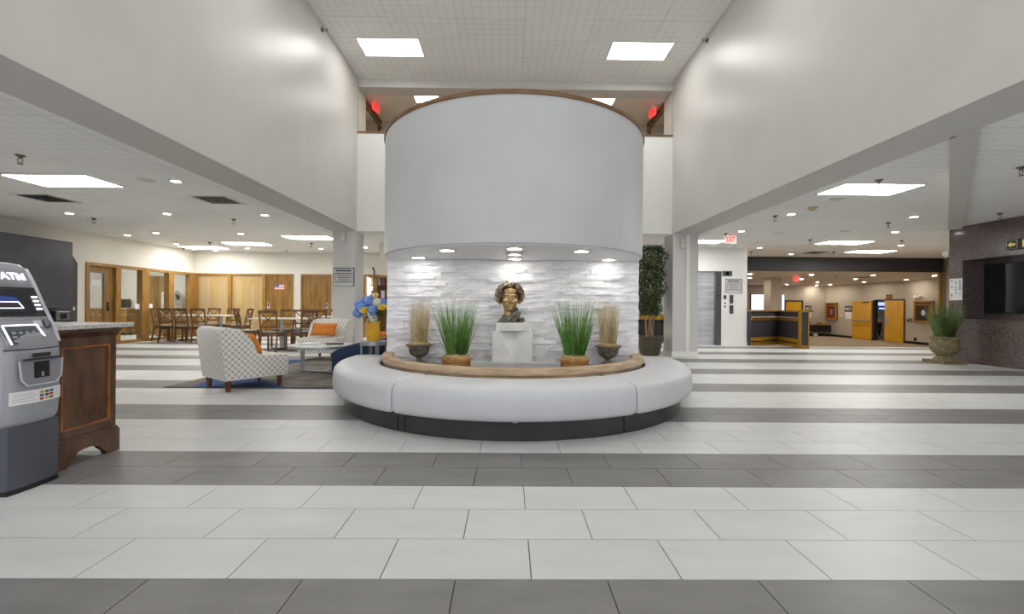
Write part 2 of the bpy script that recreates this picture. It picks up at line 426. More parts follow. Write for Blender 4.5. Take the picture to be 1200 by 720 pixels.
# ------------------------------------------------------------------ tall side walls over the two beams, columns, balcony
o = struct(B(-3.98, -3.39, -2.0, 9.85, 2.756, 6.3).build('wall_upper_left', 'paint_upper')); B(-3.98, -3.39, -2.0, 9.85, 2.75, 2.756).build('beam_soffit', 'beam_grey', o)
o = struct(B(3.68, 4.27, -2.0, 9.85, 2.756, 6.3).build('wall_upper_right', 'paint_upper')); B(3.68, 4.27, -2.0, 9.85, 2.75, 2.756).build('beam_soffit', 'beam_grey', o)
for nm, xa, xb in (('column', -3.89, -3.39), ('column', 3.68, 4.25)):
    o = struct(B(xa, xb, 9.78, 10.33, 0, 2.75 if xa < 0 else 2.75).build(nm, 'paint_beam'))
    B(xa-.012, xb+.012, 9.768, 10.342, 0, 0.11).build('skirting', 'paint_white', o, bevel=.003)
    if xa > 0: B(3.97, 4.05, 9.755, 9.78, 0.02, 2.72).build('white_strip', 'paint_white', o, bevel=.004)  # thin raised white strip up the front of the right column
bal = struct(B(-3.39, 3.68, 9.85, 9.97, 2.75, 4.94).build('wall_balcony', 'paint_white'))
B(-3.39, 3.68, 9.83, 9.99, 4.94, 4.975).build('wood_cap', 'wood_cap', bal, bevel=.004)
struct(B(-3.39, 3.68, 9.97, 11.75, 3.55, 3.7).build('floor_upper_hall', 'paint_hall'))
for s_, xi, xo in ((-1, -3.39, -3.98), (1, 3.68, 4.27)):
    a, b_ = min(xi, xo), max(xi, xo)
    o = struct(B(a, b_, 9.97, 10.42, 2.98, 6.3).build('wall_hall_side', 'paint_cream'))
    w2 = struct(B(min(xo, xo-.1*s_), max(xo, xo-.1*s_), 10.42, 11.75, 2.98, 6.0).build('wall_hall_recess', 'paint_white'))
    MB().box(min(xi, xi+.05*s_), max(xi, xi+.05*s_), 10.42, 11.75, 5.80, 5.86).box(min(xi, xi+.05*s_), max(xi, xi+.05*s_), 10.42, 11.75, 5.93, 6.0).build('dark_trim', 'wood_cap', w2)
    MB().box(min(xi, xi+.06*s_), max(xi, xi+.06*s_), 11.55, 11.62, 3.7, 5.8).build('door_jamb', 'wood_cap', w2)
o = struct(B(-3.98, 4.27, 11.75, 11.85, 3.55, 6.12).build('wall_hall_back', 'paint_hall'))
for xa in (-3.3, -2.3, 1.7, 2.7): B(xa, xa+.92, 11.71, 11.75, 3.7, 5.74).build('wood_panel', 'wood_door', o)

# diagonal ceiling beam on the right
d = Vector((9.18-4.30, 8.95-4.10, 0)); L = d.length; ang = math.atan2(d.y, d.x)
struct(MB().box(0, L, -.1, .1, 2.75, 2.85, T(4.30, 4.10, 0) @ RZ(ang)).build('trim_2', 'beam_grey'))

# ------------------------------------------------------------------ drum with its stone-clad back wall
R_D = 1.566
o = MB(); seg = 96
ring_o, ring_i = [(R_D*math.cos(2*PI*i/seg), R_D*math.sin(2*PI*i/seg)) for i in range(seg)], [((R_D-.12)*math.cos(2*PI*i/seg), (R_D-.12)*math.sin(2*PI*i/seg)) for i in range(seg)]
o.lathe([(0.02, 1.669), (R_D-.012, 1.669), (R_D, 1.681), (R_D, 3.03), (R_D-.12, 3.03), (R_D-.12, 1.9), (0.02, 1.9)], seg)
drum = struct(o.build('wall_drum', 'paint_drum', smooth=True)); drum.location = (*BC, 0)
MB().lathe([(0.02, 1.664), (R_D-.02, 1.664), (R_D-.02, 1.6688), (0.02, 1.6688)], seg).build('soffit', 'paint_soffit', drum, smooth=True)
MB().lathe([(R_D-.13, 3.03), (R_D+.012, 3.03), (R_D+.014, 3.065), (R_D+.004, 3.075), (R_D-.13, 3.075), (R_D-.13, 3.03)], seg, cap=False).build('wood_cap', 'wood_cap', drum, smooth=True)
WY = 5.40
sw = struct(B(BC[0]-1.54, BC[0]+1.54, WY+.02, WY+.30, 0.0, 1.663).build('wall_stone', 'stone_back'))
stones = []
z = 0.375; row = 0
rnd = random.Random(5)
stone_cache = {}
while z < 1.655:
    h = min(rnd.choice((0.034, 0.042, 0.05)), 1.661 - z)
    if h < 0.02: break
    x = BC[0]-1.545
    while x < BC[0]+1.54:
        w = rnd.choice((0.14, 0.2, 0.26, 0.32, 0.4))
        w = min(w, BC[0]+1.545-x)
        if BC[0]+1.545-x-w < 0.1: w = BC[0]+1.545-x
        dpt = rnd.choice((0.012, 0.02, 0.026, 0.034, 0.04))
        key = (round(w, 3), round(h, 3), dpt)
        if key not in stone_cache:
            m_ = MB(); m_.box(-w/2+.0006, w/2-.0006, -dpt, 0.015, 0.0005, h-.0005)
            bm = m_.bm
            fr = [v for v in bm.verts if v.co.y < 0]
            for v in fr: v.co.y += rnd.uniform(-.006, .006)
            bmesh.ops.subdivide_edges(bm, edges=[e for e in bm.edges if abs(e.verts[0].co.x-e.verts[1].co.x) > w*.8], cuts=2)
            for v in bm.verts:
                if v.co.y < -.004 and abs(v.co.x) < w*.4: v.co.y += rnd.uniform(-.008, .006); v.co.z += rnd.uniform(-.0015, .0015)
            stone_cache[key] = m_.mesh('stone', 'stone')
        stones.append((x+w/2, WY+.02, z, key)); x += w
    z += h; row += 1
stones.sort(key=lambda s: -s[3][0]*s[3][1])
rs_ = MB()
for i, (x, y, zz, key) in enumerate(stones):
    if i < 300: place('stone', stone_cache[key], sw, (x, y, zz))
    else: rs_.box(x-key[0]/2+.0006, x+key[0]/2-.0006, y-key[2], y+.015, zz+.0005, zz+key[1]-.0005)
stuff(rs_.build('small_stones', 'stone', sw))
print('stones', len(stones), 'tiles', cnt)

# ------------------------------------------------------------------ outer walls
struct(MB().box(-10.65, -10.5, 0.5, 11.02, 0, 2.95).box(-10.65, -10.5, 11.02, 14.95, 2.12, 2.95).build('wall_left', 'paint_cream'))
wb = MB()
wb.box(-10.65, -7.21, 14.85, 15.0, 2.12, 2.95); wb.box(-7.21, -6.96, 14.85, 15.0, 0, 2.95); wb.box(-6.96, -5.94, 14.85, 15.0, 2.12, 2.95)
wb.box(-5.94, -4.86, 14.85, 15.0, 0, 2.95); wb.box(-4.86, -3.4, 14.85, 15.0, 2.12, 2.95); wb.box(-3.4, 5.2, 14.85, 15.0, 0, 2.95)
struct(wb.build('wall_back', 'paint_cream'))
# pantry behind the glazed partition
struct(B(-14.6, -10.5, 15.6, 15.75, 0, 2.7).build('wall_pantry_back', 'paint_white'))
struct(B(-14.7, -14.6, 10.4, 15.75, 0, 2.7).build('wall_pantry_side', 'paint_white'))
struct(B(-14.6, -10.65, 10.4, 10.5, 0, 2.7).build('wall_pantry_near', 'paint_white'))
# elevator block
eb = MB(); eb.box(5.1, 5.3, 12.8, 14.9, 0, 2.85).box(6.24, 7.0, 12.8, 14.9, 0, 2.85).box(5.3, 6.24, 12.8, 14.9, 2.17, 2.85).box(5.3, 6.24, 12.95, 14.9, 0, 2.17).box(6.8, 7.0, 14.9, 24.4, -.55, 2.5)
struct(eb.build('wall_elevator', 'paint_white'))
struct(B(6.25, 7.01, 12.785, 12.8, 0, 0.10).build('baseboard_elevator', 'paint_white'))
# charcoal fascia and carpeted wing
struct(B(7.0, 14.85, 14.85, 15.05, 2.38, 2.85).build('wall_fascia', 'charcoal'))
struct(B(6.8, 17.85, 24.3, 24.45, -.55, 2.5).build('wall_wing_back', 'paint_taupe'))
ww = MB().box(17.7, 17.85, 14.9, 19.43, -.55, 2.5).box(17.7, 17.85, 19.43, 21.10, 1.53, 2.5).box(17.7, 17.85, 21.10, 24.4, -.55, 2.5)
struct(ww.build('wall_wing_right', 'paint_taupe'))
struct(MB().box(17.68, 17.7, 14.9, 19.40, -.41, -.30).box(17.68, 17.7, 21.12, 24.3, -.41, -.30).build('baseboard_wing_right', 'black'))
struct(B(7.0, 17.7, 24.28, 24.3, -.41, -.30).build('baseboard_wing_back', 'black'))
struct(MB().box(22.9, 23.0, 18.9, 24.4, -.55, 2.2).box(17.85, 23.0, 24.3, 24.4, -.55, 2.2).box(17.85, 23.0, 18.9, 19.0, -.55, 2.2).build('wall_meeting_room', 'paint_hall'))
struct(B(14.85, 17.85, 14.9, 15.05, -.55, 2.85).build('wall_wing_near', 'paint_taupe'))
struct(B(14.79, 14.85, 14.88, 14.96, -.3, 2.38).build('trim_3', 'wood_gold'))
oc = struct(B(10.95, 11.42, 18.2, 18.7, -.41, 2.38).build('column', 'paint_taupe')); 
# diagonal side wall from the granite corner to the fascia
d = Vector((14.86-9.75, 15.0-9.3, 0)); L = d.length; ang = math.atan2(d.y, d.x)
struct(MB().box(0, L, -.16, -.02, 0, 2.85, T(9.95, 9.3, 0) @ RZ(ang)).build('wall_diagonal', 'paint_taupe'))
# granite wall with display recess
gw = MB(); GX = 9.48
struct(B(GX, 10.1, 0.5, 9.36, 2.13, 2.84).build('wall_granite_head', 'granite_brown')); struct(B(GX, 10.1, 9.08, 9.36, 0.905, 2.13).build('wall_granite_jamb', 'granite_brown'))
struct(B(GX, 10.1, 0.5, 6.0, 0.905, 2.13).build('wall_granite_pier', 'granite_brown')); struct(B(10.0, 10.1, 6.0, 9.08, 0.905, 2.13).build('wall_granite_recess', 'granite_brown'))
gw = struct(gw.box(GX, 10.1, 0.5, 9.36, 0, 0.905).build('wall_granite', 'granite_brown'))
B(GX-.02, GX+.5, 6.0, 9.10, 0.895, 0.915).build('recess_ledge', 'granite_brown', gw, bevel=.004)
# ------------------------------------------------------------------ ceiling fixtures
def troffer(x, y, z, w, d, label, group=None, rz=0.0):
    t = thing('ceiling_troffer', label, 'ceiling light', (x, y, z), rz, group)
    f = MB(); e = .022
    f.box(-w/2, w/2, -d/2, -d/2+e, -.012, 0).box(-w/2, w/2, d/2-e, d/2, -.012, 0).box(-w/2, -w/2+e, -d/2+e, d/2-e, -.012, 0).box(w/2-e, w/2, -d/2+e, d/2-e, -.012, 0)
    f.build('frame', 'off_white', t)
    B(-w/2+e, w/2-e, -d/2+e, d/2-e, -.008, -.001).build('diffuser', 'light_glow' if z > 6.1 else 'light_low', t)
    return t
for x, y in ((-2.33, 8.66), (2.56, 8.67)): troffer(x, y, 6.17, 1.2, .62, 'rectangular light panel in the high ceiling just before the balcony', 'light panels before the balcony')
for x, y in ((-2.33, 5.2), (2.56, 5.2), (-2.33, 1.8), (2.56, 1.8)): troffer(x, y, 6.17, 1.2, .62, 'rectangular light panel in the high lobby ceiling away from the balcony', 'light panels of the high lobby ceiling')
troffer(-6.37, 6.37, 2.85, 1.2, .63, 'large light panel in the low ceiling beside the square air vents')
for x, y, lb_ in ((-9.45, 13.75, 'light panel in the low ceiling above the long dining table'), (-7.55, 12.8, 'light panel in the low ceiling between the long and small dining tables'), (-5.2, 11.5, 'light panel in the low ceiling beside the left column')): troffer(x, y, 2.85, 1.2, .62, lb_)
troffer(5.25, 6.36, 2.85, 1.15, .62, 'large light panel in the right ceiling near the diagonal beam')
troffer(8.85, 11.5, 2.85, 1.2, .62, 'light panel in the ceiling above the reception desk')
troffer(11.0, 13.25, 2.85, 1.2, .62, 'light panel in the ceiling closest to the charcoal fascia')
troffer(5.1, 11.55, 2.85, 1.1, .62, 'light panel in the ceiling above the elevator front')
for x in (-1.95, 2.2): troffer(x, 10.45, 6.0, .6, .36, 'small light panel in the upper hall ceiling behind the drum', 'upper hall light panels')
troffer(-12.5, 13.6, 2.6, 1.2, .6, 'light panel inside the glazed pantry')
troffer(0.0, 12.6, 2.85, 1.2, .6, 'light panel in the low ceiling behind the stone wall')

dl = None
def downlight(x, y, z, label, group, r=0.075):
    global dl
    if dl is None:
        dl = (MB().lathe([(.062, 0), (.092, 0), (.092, -.006), (.088, -.010), (.062, -.010), (.062, 0)], 24, cap=False).mesh('trim_ring', 'off_white', smooth=True),
              *[MB().lathe([(.064, -.008), (.064, -.002)], 24).mesh('lens', q) for q in ('light_small', 'light_wing', 'light_soffit')])
    t = thing('recessed_downlight', label, 'downlight', (x, y, z), 0, group); t.scale = (r/.075,)*2 + (1,)
    place('trim_ring', dl[0], t); place('lens', dl[2] if abs(z-2.38) < .01 else (dl[3] if z < 2 else dl[1]), t)
    return t
for x, y in [(-4.75, 6.32), (-8.6, 8.69), (-6.65, 8.62), (-4.78, 8.66), (-9.8, 11.4), (-8.75, 11.0), (-6.66, 11.0), (-9.75, 13.0), (-8.17, 13.85), (-4.79, 11.6), (-5.86, 13.81), (-9.6, 14.5), (-4.34, 13.38)]:
    downlight(x, y, 2.85, 'round recessed downlight in the dining side ceiling', 'dining side downlights')
for x, y in [(5.24, 8.1), (5.3, 9.95), (7.28, 12.65), (7.64, 8.21), (8.75, 9.86), (10.72, 11.9), (9.12, 14.08)]:
    downlight(x, y, 2.85, 'round recessed downlight in the ceiling before the charcoal fascia', 'downlights before the charcoal fascia')
for x, y in [(11.43, 16.45), (12.67, 18.86), (14.89, 21.0), (16.9, 23.9), (16.9, 22.9), (14.79, 18.57), (16.9, 20.7), (13.72, 16.39), (17.1, 18.7), (15.99, 16.33), (9.02, 16.3), (10.24, 18.5), (12.42, 20.87), (14.89, 23.33)]:
    downlight(x, y, 2.38, 'round recessed downlight in the carpeted wing ceiling', 'carpeted wing downlights', .085)
for x, y in [(-.62, 4.46), (.06, 4.28), (.08, 5.2), (.74, 4.43), (-1.05, 5.16), (1.19, 5.2)]:
    downlight(x, y, 1.664, 'round recessed downlight under the drum soffit', 'drum soffit downlights', .085)
t = thing('soffit_spotlight', 'recessed adjustable spotlight in the middle of the drum soffit', 'downlight', (.07, 4.74, 1.664))
MB().lathe([(.06, 0), (.092, 0), (.092, -.008), (.06, -.012), (.06, 0)], 24, cap=False).build('trim_ring', 'aluminium', t, smooth=True)
MB().lathe([(.058, -.006), (.058, -.001)], 24).build('lens', 'light_small', t)
downlight(.06, 7.15, 6.17, 'round downlight in the middle of the high lobby ceiling', None, .1)

spr = None
def sprinkler(x, y, z, label, group, M=None):
    global spr
    if spr is None:
        fr = MB()
        for s_ in (-1, 1): fr.tube([(0, 0, -.03), (s_*.022, 0, -.045), (s_*.018, 0, -.075), (0, 0, -.09)], .004, 6)
        spr = (MB().lathe([(.045, 0), (.045, -.004), (.02, -.022), (.014, -.032)], 16).mesh('escutcheon', 'sprinkler_metal', smooth=True), fr.mesh('frame', 'sprinkler_metal'),
               MB().lathe([(.026, -.092), (.026, -.096)], 12).mesh('deflector', 'sprinkler_metal'))
    t = thing('fire_sprinkler', label, 'sprinkler', (x, y, z), random.uniform(0, 1), group); t.scale = (1.1,)*3
    if M is not None: t.matrix_world = M
    for nm, me in zip(('escutcheon', 'frame', 'deflector'), spr): place(nm, me, t)
for x, y in [(-5.82, 5.29), (-8.59, 9.19), (-5.67, 9.13), (-8.49, 12.58), (-5.6, 12.56)]: sprinkler(x, y, 2.85, 'pendent sprinkler head in the dining side ceiling', 'dining side sprinklers')
for x, y in [(5.01, 5.9), (5.04, 8.26), (7.67, 8.8), (10.01, 11.08), (7.66, 11.08), (9.96, 13.35), (7.55, 13.6), (8.87, 7.85), (5.12, 10.3), (4.65, 10.79), (6.26, 5.31)]: sprinkler(x, y, 2.85, 'pendent sprinkler head in the ceiling before the charcoal fascia', 'sprinklers before the charcoal fascia')
for x, y in [(8.6, 15.6), (13.0, 17.3), (15.4, 19.0)]: sprinkler(x, y, 2.38, 'pendent sprinkler head in the carpeted wing ceiling', 'carpeted wing sprinklers')
sprinkler(-3.39, 7.9, 6.02, '', None, T(-3.39, 7.95, 6.05) @ RY(-PI/2)); bpy.data.objects[-1] if False else None
sprinkler(3.68, 8.15, 6.02, '', None, T(3.68, 8.15, 6.08) @ RY(PI/2))
for o in [o for o in bpy.data.objects if o.name.startswith('fire_sprinkler') and o.get('label') == '']:
    o['label'] = 'side wall sprinkler head high on the left lobby wall' if o.location.x < 0 else 'side wall sprinkler head high on the right lobby wall'

def vent(x, y, z, label, group, w=.6, rz=0.0):
    t = thing('air_vent', label, 'air vent', (x, y, z), rz, group)
    h = w/2
    MB().box(-h, h, -h, -h+.04, -.012, 0).box(-h, h, h-.04, h, -.012, 0).box(-h, -h+.04, -h+.04, h-.04, -.012, 0).box(h-.04, h, -h+.04, h-.04, -.012, 0).build('frame', 'off_white', t)
    B(-h+.04, h-.04, -h+.04, h-.04, -.003, -.001).build('duct', 'black', t)
    for k in range(3):
        a = h-.07-k*.075
        m = MB()
        for q in range(4): m.box(-a, a, -a, -a+.02, -.016-k*.004, -.004, RZ(q*PI/2))
        m.build('louvre', 'steel_dark', t)
vent(-7.73, 7.43, 2.85, 'square dark louvred air vent in the ceiling nearer the charcoal hood', None); vent(-4.89, 7.43, 2.85, 'square dark louvred air vent in the ceiling beside the lobby beam', None)
vent(9.57, 13.6, 2.85, 'dark louvred air vent in the ceiling just before the charcoal fascia', None)
for x, y in ((14.2, 17.5), (13.5, 22.3)): vent(x, y, 2.38, 'dark air vent in the carpeted wing ceiling', 'carpeted wing air vents')
for x, y, lab in ((-5.15, 6.29, 'pale round ceiling speaker near the square air vents'), (5.22, 6.94, 'pale round ceiling speaker beside the large right light panel'), (6.27, 10.12, 'pale round ceiling speaker beyond the smoke detector'), (7.57, 9.82, 'pale round ceiling speaker before the fascia light panels')):
    t = thing('ceiling_speaker', lab, 'speaker', (x, y, 2.85))
    MB().lathe([(.10, 0), (.115, 0), (.115, -.006), (.10, -.008), (.10, 0)], 24, cap=False).build('ring', 'off_white', t, smooth=True)
    MB().lathe([(.10, -.006), (.10, -.002)], 24).build('grille', 'sign_face', t)
t = thing('smoke_detector', 'yellowed smoke detector on the ceiling near the elevator', 'smoke detector', (5.25, 7.54, 2.85))
MB().lathe([(.075, 0), (.075, -.015), (.06, -.025)], 20).build('base', 'yellowed', t, smooth=True); MB().lathe([(.05, -.025), (.042, -.055), (.02, -.06)], 20).build('sensor', 'yellowed', t, smooth=True)
for x, y, lab in ((-10.2, 13.9, 'small dark dome camera in the ceiling corner over the partition'), (-7.17, 14.3, 'small beige sensor on the ceiling above the flag door')):
    t = thing('ceiling_camera', lab, 'camera', (x, y, 2.85))
    MB().lathe([(.05, 0), (.05, -.02), (.035, -.03)], 16).build('base', 'off_white', t, smooth=True); MB().ell((0, 0, -.035), (.032,)*3).build('dome', 'black_gloss' if x < -9 else 'yellowed', t, smooth='all')
def exit_sign(x, y, z, w, h, rz, label, hang, face='exit_face'):
    t = thing('exit_sign', label, 'exit sign', (x, y, z), rz)
    B(-w/2, w/2, -.02, .02, -h/2, h/2).build('housing', face, t, bevel=.004)
    text_part('EXIT', h*.92, 'exit_red', t, T(0, -.0225, 0) @ RX(PI/2) @ Matrix.Diagonal((w/(h*2.55), 1, 1, 1)))
    MB().box(-.05, .05, -.02, .02, h/2, h/2+hang).build('mount', 'off_white', t)
exit_sign(5.33, 10.5, 2.735, .28, .18, 0, 'red lettered exit sign hanging before the elevator', .025)
exit_sign(11.04, 16.75, 2.24, .22, .20, 0, 'small red exit sign in the carpeted wing', .04, 'exit_glow')
exit_sign(-3.22, 10.62, 5.86, .26, .19, 1.3, 'red exit sign high in the upper hall left of the drum', .045, 'exit_glow')
exit_sign(3.47, 10.62, 5.82, .26, .19, -1.3, 'red exit sign high in the upper hall right of the drum', .085, 'exit_glow')

troffer(20.3, 21.6, 2.1, .6, .3, 'small unseen light panel added to brighten the meeting room')  # unseen fixture, added to lift the dark meeting room

# ------------------------------------------------------------------ glazed partition on the left wall
px = -10.5
w1 = struct(MB().box(px-.14, px+.02, 11.02, 14.85, 2.04, 2.12).build('window_1', 'wood_trim'))
for a, b_ in ((11.02, 11.11), (11.85, 12.01), (12.70, 12.95), (13.69, 13.90), (14.6, 14.849)): B(px-.14, px+.025, a, b_, 0, 2.04).build('post', 'wood_trim', w1, bevel=.004)
for a, b_ in ((12.01, 12.70), (12.95, 13.69), (13.90, 14.6)):
    B(px-.14, px+.02, a, b_, 0, .07).build('sill', 'wood_trim', w1)
    B(px-.06, px-.054, a, b_, .07, 2.04).build('pane', 'glass', w1)
d1 = struct(MB().box(px-.09, px-.045, 11.11, 11.18, 0.01, 2.04).box(px-.09, px-.045, 11.57, 11.85, 0.01, 2.04).box(px-.09, px-.045, 11.18, 11.57, 1.87, 2.04).box(px-.09, px-.045, 11.18, 11.57, .01, .3).build('door_1', 'wood_door'))
B(px-.07, px-.065, 11.18, 11.57, .3, 1.87).build('pane', 'glass', d1)
m = MB()
for a in ((11.165, 11.19, .3, 1.88), (11.56, 11.585, .3, 1.88), (11.165, 11.585, 1.865, 1.89), (11.165, 11.585, .28, .305)): m.box(px-.045, px-.038, *a)
m.build('lite_frame', 'steel_dark', d1)
m = MB().box(px-.045, px-.03, 11.66, 11.72, .88, 1.12); m.build('lock_plate', 'black', d1, bevel=.004)
MB().bar((px-.0, 11.69, .98), (px-.0, 11.80, .98), .02, .02).bar((px-.04, 11.69, .98), (px-.0, 11.69, .98), .02, .02).build('handle', 'steel_dark', d1)
s = MB().box(px-.0645, px-.062, 11.27, 11.50, 1.52, 1.70); s = s.build('notice', 'paper', d1)
m = MB()
for k in range(4): m.box(px-.062, px-.0605, 11.29, 11.48, 1.545+k*.038, 1.557+k*.038)
for a in ((11.27, 11.50, 1.515, 1.522), (11.27, 11.50, 1.698, 1.705), (11.265, 11.272, 1.515, 1.705), (11.498, 11.505, 1.515, 1.705)): m.box(px-.062, px-.0605, *a)
stuff(m.build('print', 'ink', s))
for y0_, lab in ((12.56, 'white card stuck on the first partition pane'), (13.02, 'white card stuck on the second partition pane')):
    o = tag(B(px-.053, px-.049, y0_, y0_+.13, .93, 1.08).build('window_card', 'paper'), lab, 'card')
# pantry contents
t = thing('pantry_cabinet', 'low wooden cabinet with drawers inside the glazed pantry', 'cabinet', (-13.75, 15.32, 0))
B(-.8, .8, -.25, .26, .08, .9).build('body', 'wood_door', t); B(-.82, .82, -.28, .27, .9, .935).build('worktop', 'granite_top', t, bevel=.004); B(-.8, .8, -.2, .25, 0, .08).build('toe_kick', 'black', t)
for i in range(4):
    x0_ = -.79+i*.397
    for a, b_, nm in ((.64, .88, 'drawer'), (.1, .62, 'door')):
        p_ = B(x0_+.01, x0_+.387, -.272, -.25, a, b_).build(nm, 'wood_trim', t, bevel=.006); B(x0_+.15, x0_+.25, -.29, -.272, (a+b_)/2-.008, (a+b_)/2+.008).build('handle', 'steel_dark', p_)
t = thing('microwave_oven', 'small black microwave on the pantry cabinet', 'microwave', (-13.3, 15.3, .935)); B(-.15, .15, -.17, .17, 0, .3).build('body', 'black', t, bevel=.008); B(-.14, .06, -.18, -.17, .02, .28).build('door', 'black_gloss', t)
d2 = struct(B(-12.75, -12.05, 15.55, 15.6, 0, 2.06).build('door_2', 'wood_door')); MB().box(-12.15, -12.10, 15.53, 15.55, .9, 1.1).build('lock_plate', 'steel_dark', d2)
t = thing('juice_dispenser', 'tall silver drink dispenser inside the pantry', 'dispenser', (-11.55, 15.2, 0))
B(-.3, .3, -.28, .3, 0, .92).build('stand', 'wood_door', t); B(-.2, .2, -.2, .22, .92, 1.45).build('body', 'steel', t, bevel=.02)
MB().lathe([(.13, -.2), (.13, .2)], 20, M=T(0, .0, 1.42) @ RY(PI/2)).build('hood', 'steel', t, smooth=True); B(-.12, .04, -.21, -.2, 1.0, 1.25).build('label_panel', 'paper', t); B(-.08, -.02, -.213, -.21, 1.05, 1.17).build('picture', 'ink', t)
for s_ in (-1, 1): MB().ell((s_*.24, 0, 1.3), (.05, .05, .09)).build('side_knob', 'black', t, smooth='all')

# ------------------------------------------------------------------ wooden panels and doors on the back wall
fy = 14.85
w2 = struct(MB().box(-10.48, -7.21, fy-.03, fy+.1, 2.06, 2.12).build('window_2', 'wood_trim'))
for a, b_ in ((-10.48, -10.40), (-9.38, -9.27), (-8.24, -8.13), (-7.27, -7.21)): B(a, b_, fy-.035, fy+.1, 0, 2.06).build('post', 'wood_trim', w2, bevel=.004)
for a, b_ in ((-10.40, -9.38), (-9.27, -8.24)):
    B(a, b_, fy+.03, fy+.06, .0, 2.06).build('pale_panel', 'wood_pale', w2); B(a, b_, fy-.004, fy, .02, 2.06).build('pane', 'glass', w2)
def lock(p, x, y, z0):
    B(x-.035, x+.035, y-.02, y, z0, z0+.2).build('lock_plate', 'off_white', p, bevel=.004); B(x-.022, x+.022, y-.024, y-.02, z0+.06, z0+.19).build('keypad', 'black', p); MB().bar((x, y-.05, z0+.02), (x-.11, y-.05, z0+.02), .02, .02).bar((x, y, z0+.02), (x, y-.05, z0+.02), .02, .02).build('handle', 'aluminium', p)
d3 = struct(B(-8.13, -7.27, fy+.01, fy+.05, .01, 2.06).build('door_3', 'wood_door')); lock(d3, -8.04, fy+.01, .96)
d4 = struct(B(-6.9, -6.0, fy+.01, fy+.05, .01, 2.06).build('door_4', 'wood_door')); lock(d4, -6.09, fy+.01, .96)
MB().box(-6.96, -6.9, fy-.03, fy+.1, 0, 2.12).box(-6.0, -5.94, fy-.03, fy+.1, 0, 2.12).box(-6.9, -6.0, fy-.03, fy+.1, 2.06, 2.12).build('frame', 'wood_trim', d4)
t = thing('flag_sticker', 'small stars and stripes flag sticker on a wooden door', 'flag', (-7.68, fy+.008, 1.68))
for k in range(7): B(-.155, .155, -.003, 0, -.10+k*.0286, -.10+(k+1)*.0286).build('stripe', 'red_ink' if k % 2 == 0 else 'paper', t)
B(-.155, -.02, -.0045, -.003, 0.0, .10).build('canton', 'blue_ink', t)
# gift shop doorway right of the left column
d5 = struct(MB().box(-4.86, -4.78, fy-.03, fy+.1, 0, 2.12).box(-3.48, -3.4, fy-.03, fy+.1, 0, 2.12).box(-4.78, -3.48, fy-.03, fy+.1, 2.06, 2.12).build('door_5', 'wood_trim'))
struct(MB().box(-5.4, -3.0, 16.6, 16.7, 0, 2.6).box(-5.5, -5.4, 15.0, 16.7, 0, 2.6).box(-3.0, -2.9, 15.0, 16.7, 0, 2.6).build('wall_gift_shop', 'paint_white'))
struct(B(-5.5, -2.9, 15.0, 16.7, 2.5, 2.6).build('ceiling_gift_shop', 'paint_white')); struct(B(-5.5, -2.9, 14.85, 16.7, -.1, 0).build('floor_gift_shop', 'tile_white'))
troffer(-4.2, 15.8, 2.5, 1.0, .5, 'light panel inside the gift shop')
t = thing('merchandise_shelf', 'wooden display shelf full of dark red packets in the gift shop', 'shelf', (-3.10, 12.05, 0))
B(-.53, -.42, -.2, -.1, 0, 1.86).build('front_post', 'wood_gold', t); B(-.62, .75, .1, .13, 0, 1.84).build('back_panel', 'wood_trim', t); B(-.66, .78, -.2, .13, 1.84, 1.9).build('top_rail', 'wood_gold', t)
for k in range(5): B(-.62, .75, -.18, .1, .18+k*.36, .2+k*.36).build('shelf_board', 'wood_dark', t)
pk = [B(-.05, .05, -.05, .05, 0, .2).mesh('packet', q) for q in ('merch_a', 'merch_b', 'display_red', 'paper')]
rp = random.Random(3)
for k in (3, 4):
    for i in range(6):
        o = place('snack_packet', rp.choice(pk), None, (-3.10-.55+i*.13, 12.05-.06, .2+k*.36)); o.scale = (1, 1, rp.uniform(.8, 1.25))
        tag(o, 'small coloured packet standing on the gift shop shelf', 'packet', 'packets on the gift shop shelf')
tag(MB().tube([(-3.62, 11.93, 1.9), (-3.62, 11.92, 2.02), (-3.66, 11.91, 2.12)], .02, 8).build('coat_hook', 'black'), 'black curved hook on top of the gift shop shelf', 'hook')
struct(B(-3.58, -3.2, 12.3, 12.6, 0, 2.85).build('column', 'paint_cream'))

# ------------------------------------------------------------------ notices and small wall devices
def notice(name, x0, x1, y, z0, z1, label, n=6):
    t = thing(name, label, 'sign', ((x0+x1)/2, y, (z0+z1)/2)); w, h = (x1-x0)/2, (z1-z0)/2
    MB().box(-w, w, -.012, 0, h-.02, h).box(w-.02, w, -.012, 0, -h, h-.02).box(-w, -w+.008, -.012, 0, -h, h-.02).box(-w+.008, w-.02, -.012, 0, -h, -h+.008).build('frame', 'ink', t)
    B(-w+.008, w-.02, -.008, 0, -h+.008, h-.02).build('face', 'sign_face', t)
    m = MB(); r = random.Random(n)
    for k in range(n):
        z_ = h-.07-k*(2*h-.12)/n; a = r.uniform(.55, .8)*w; m.box(-a, a*.95, -.0095, -.008, z_-.012, z_+(.022 if k == 0 else .006))
        if k: m.box(-w+.03, -w+.07, -.0095, -.008, z_-.01, z_+.006); m.box(w-.08, w-.04, -.0095, -.008, z_-.01, z_+.006)
    stuff(m.build('print', 'ink', t))
notice('notice_board', -3.87, -3.405, 9.78, 1.51, 1.92, 'framed notice with lines of print on the left column')
notice('notice_board', 6.36, 6.85, 12.8, 1.53, 1.95, 'framed notice with lines of print beside the elevator')
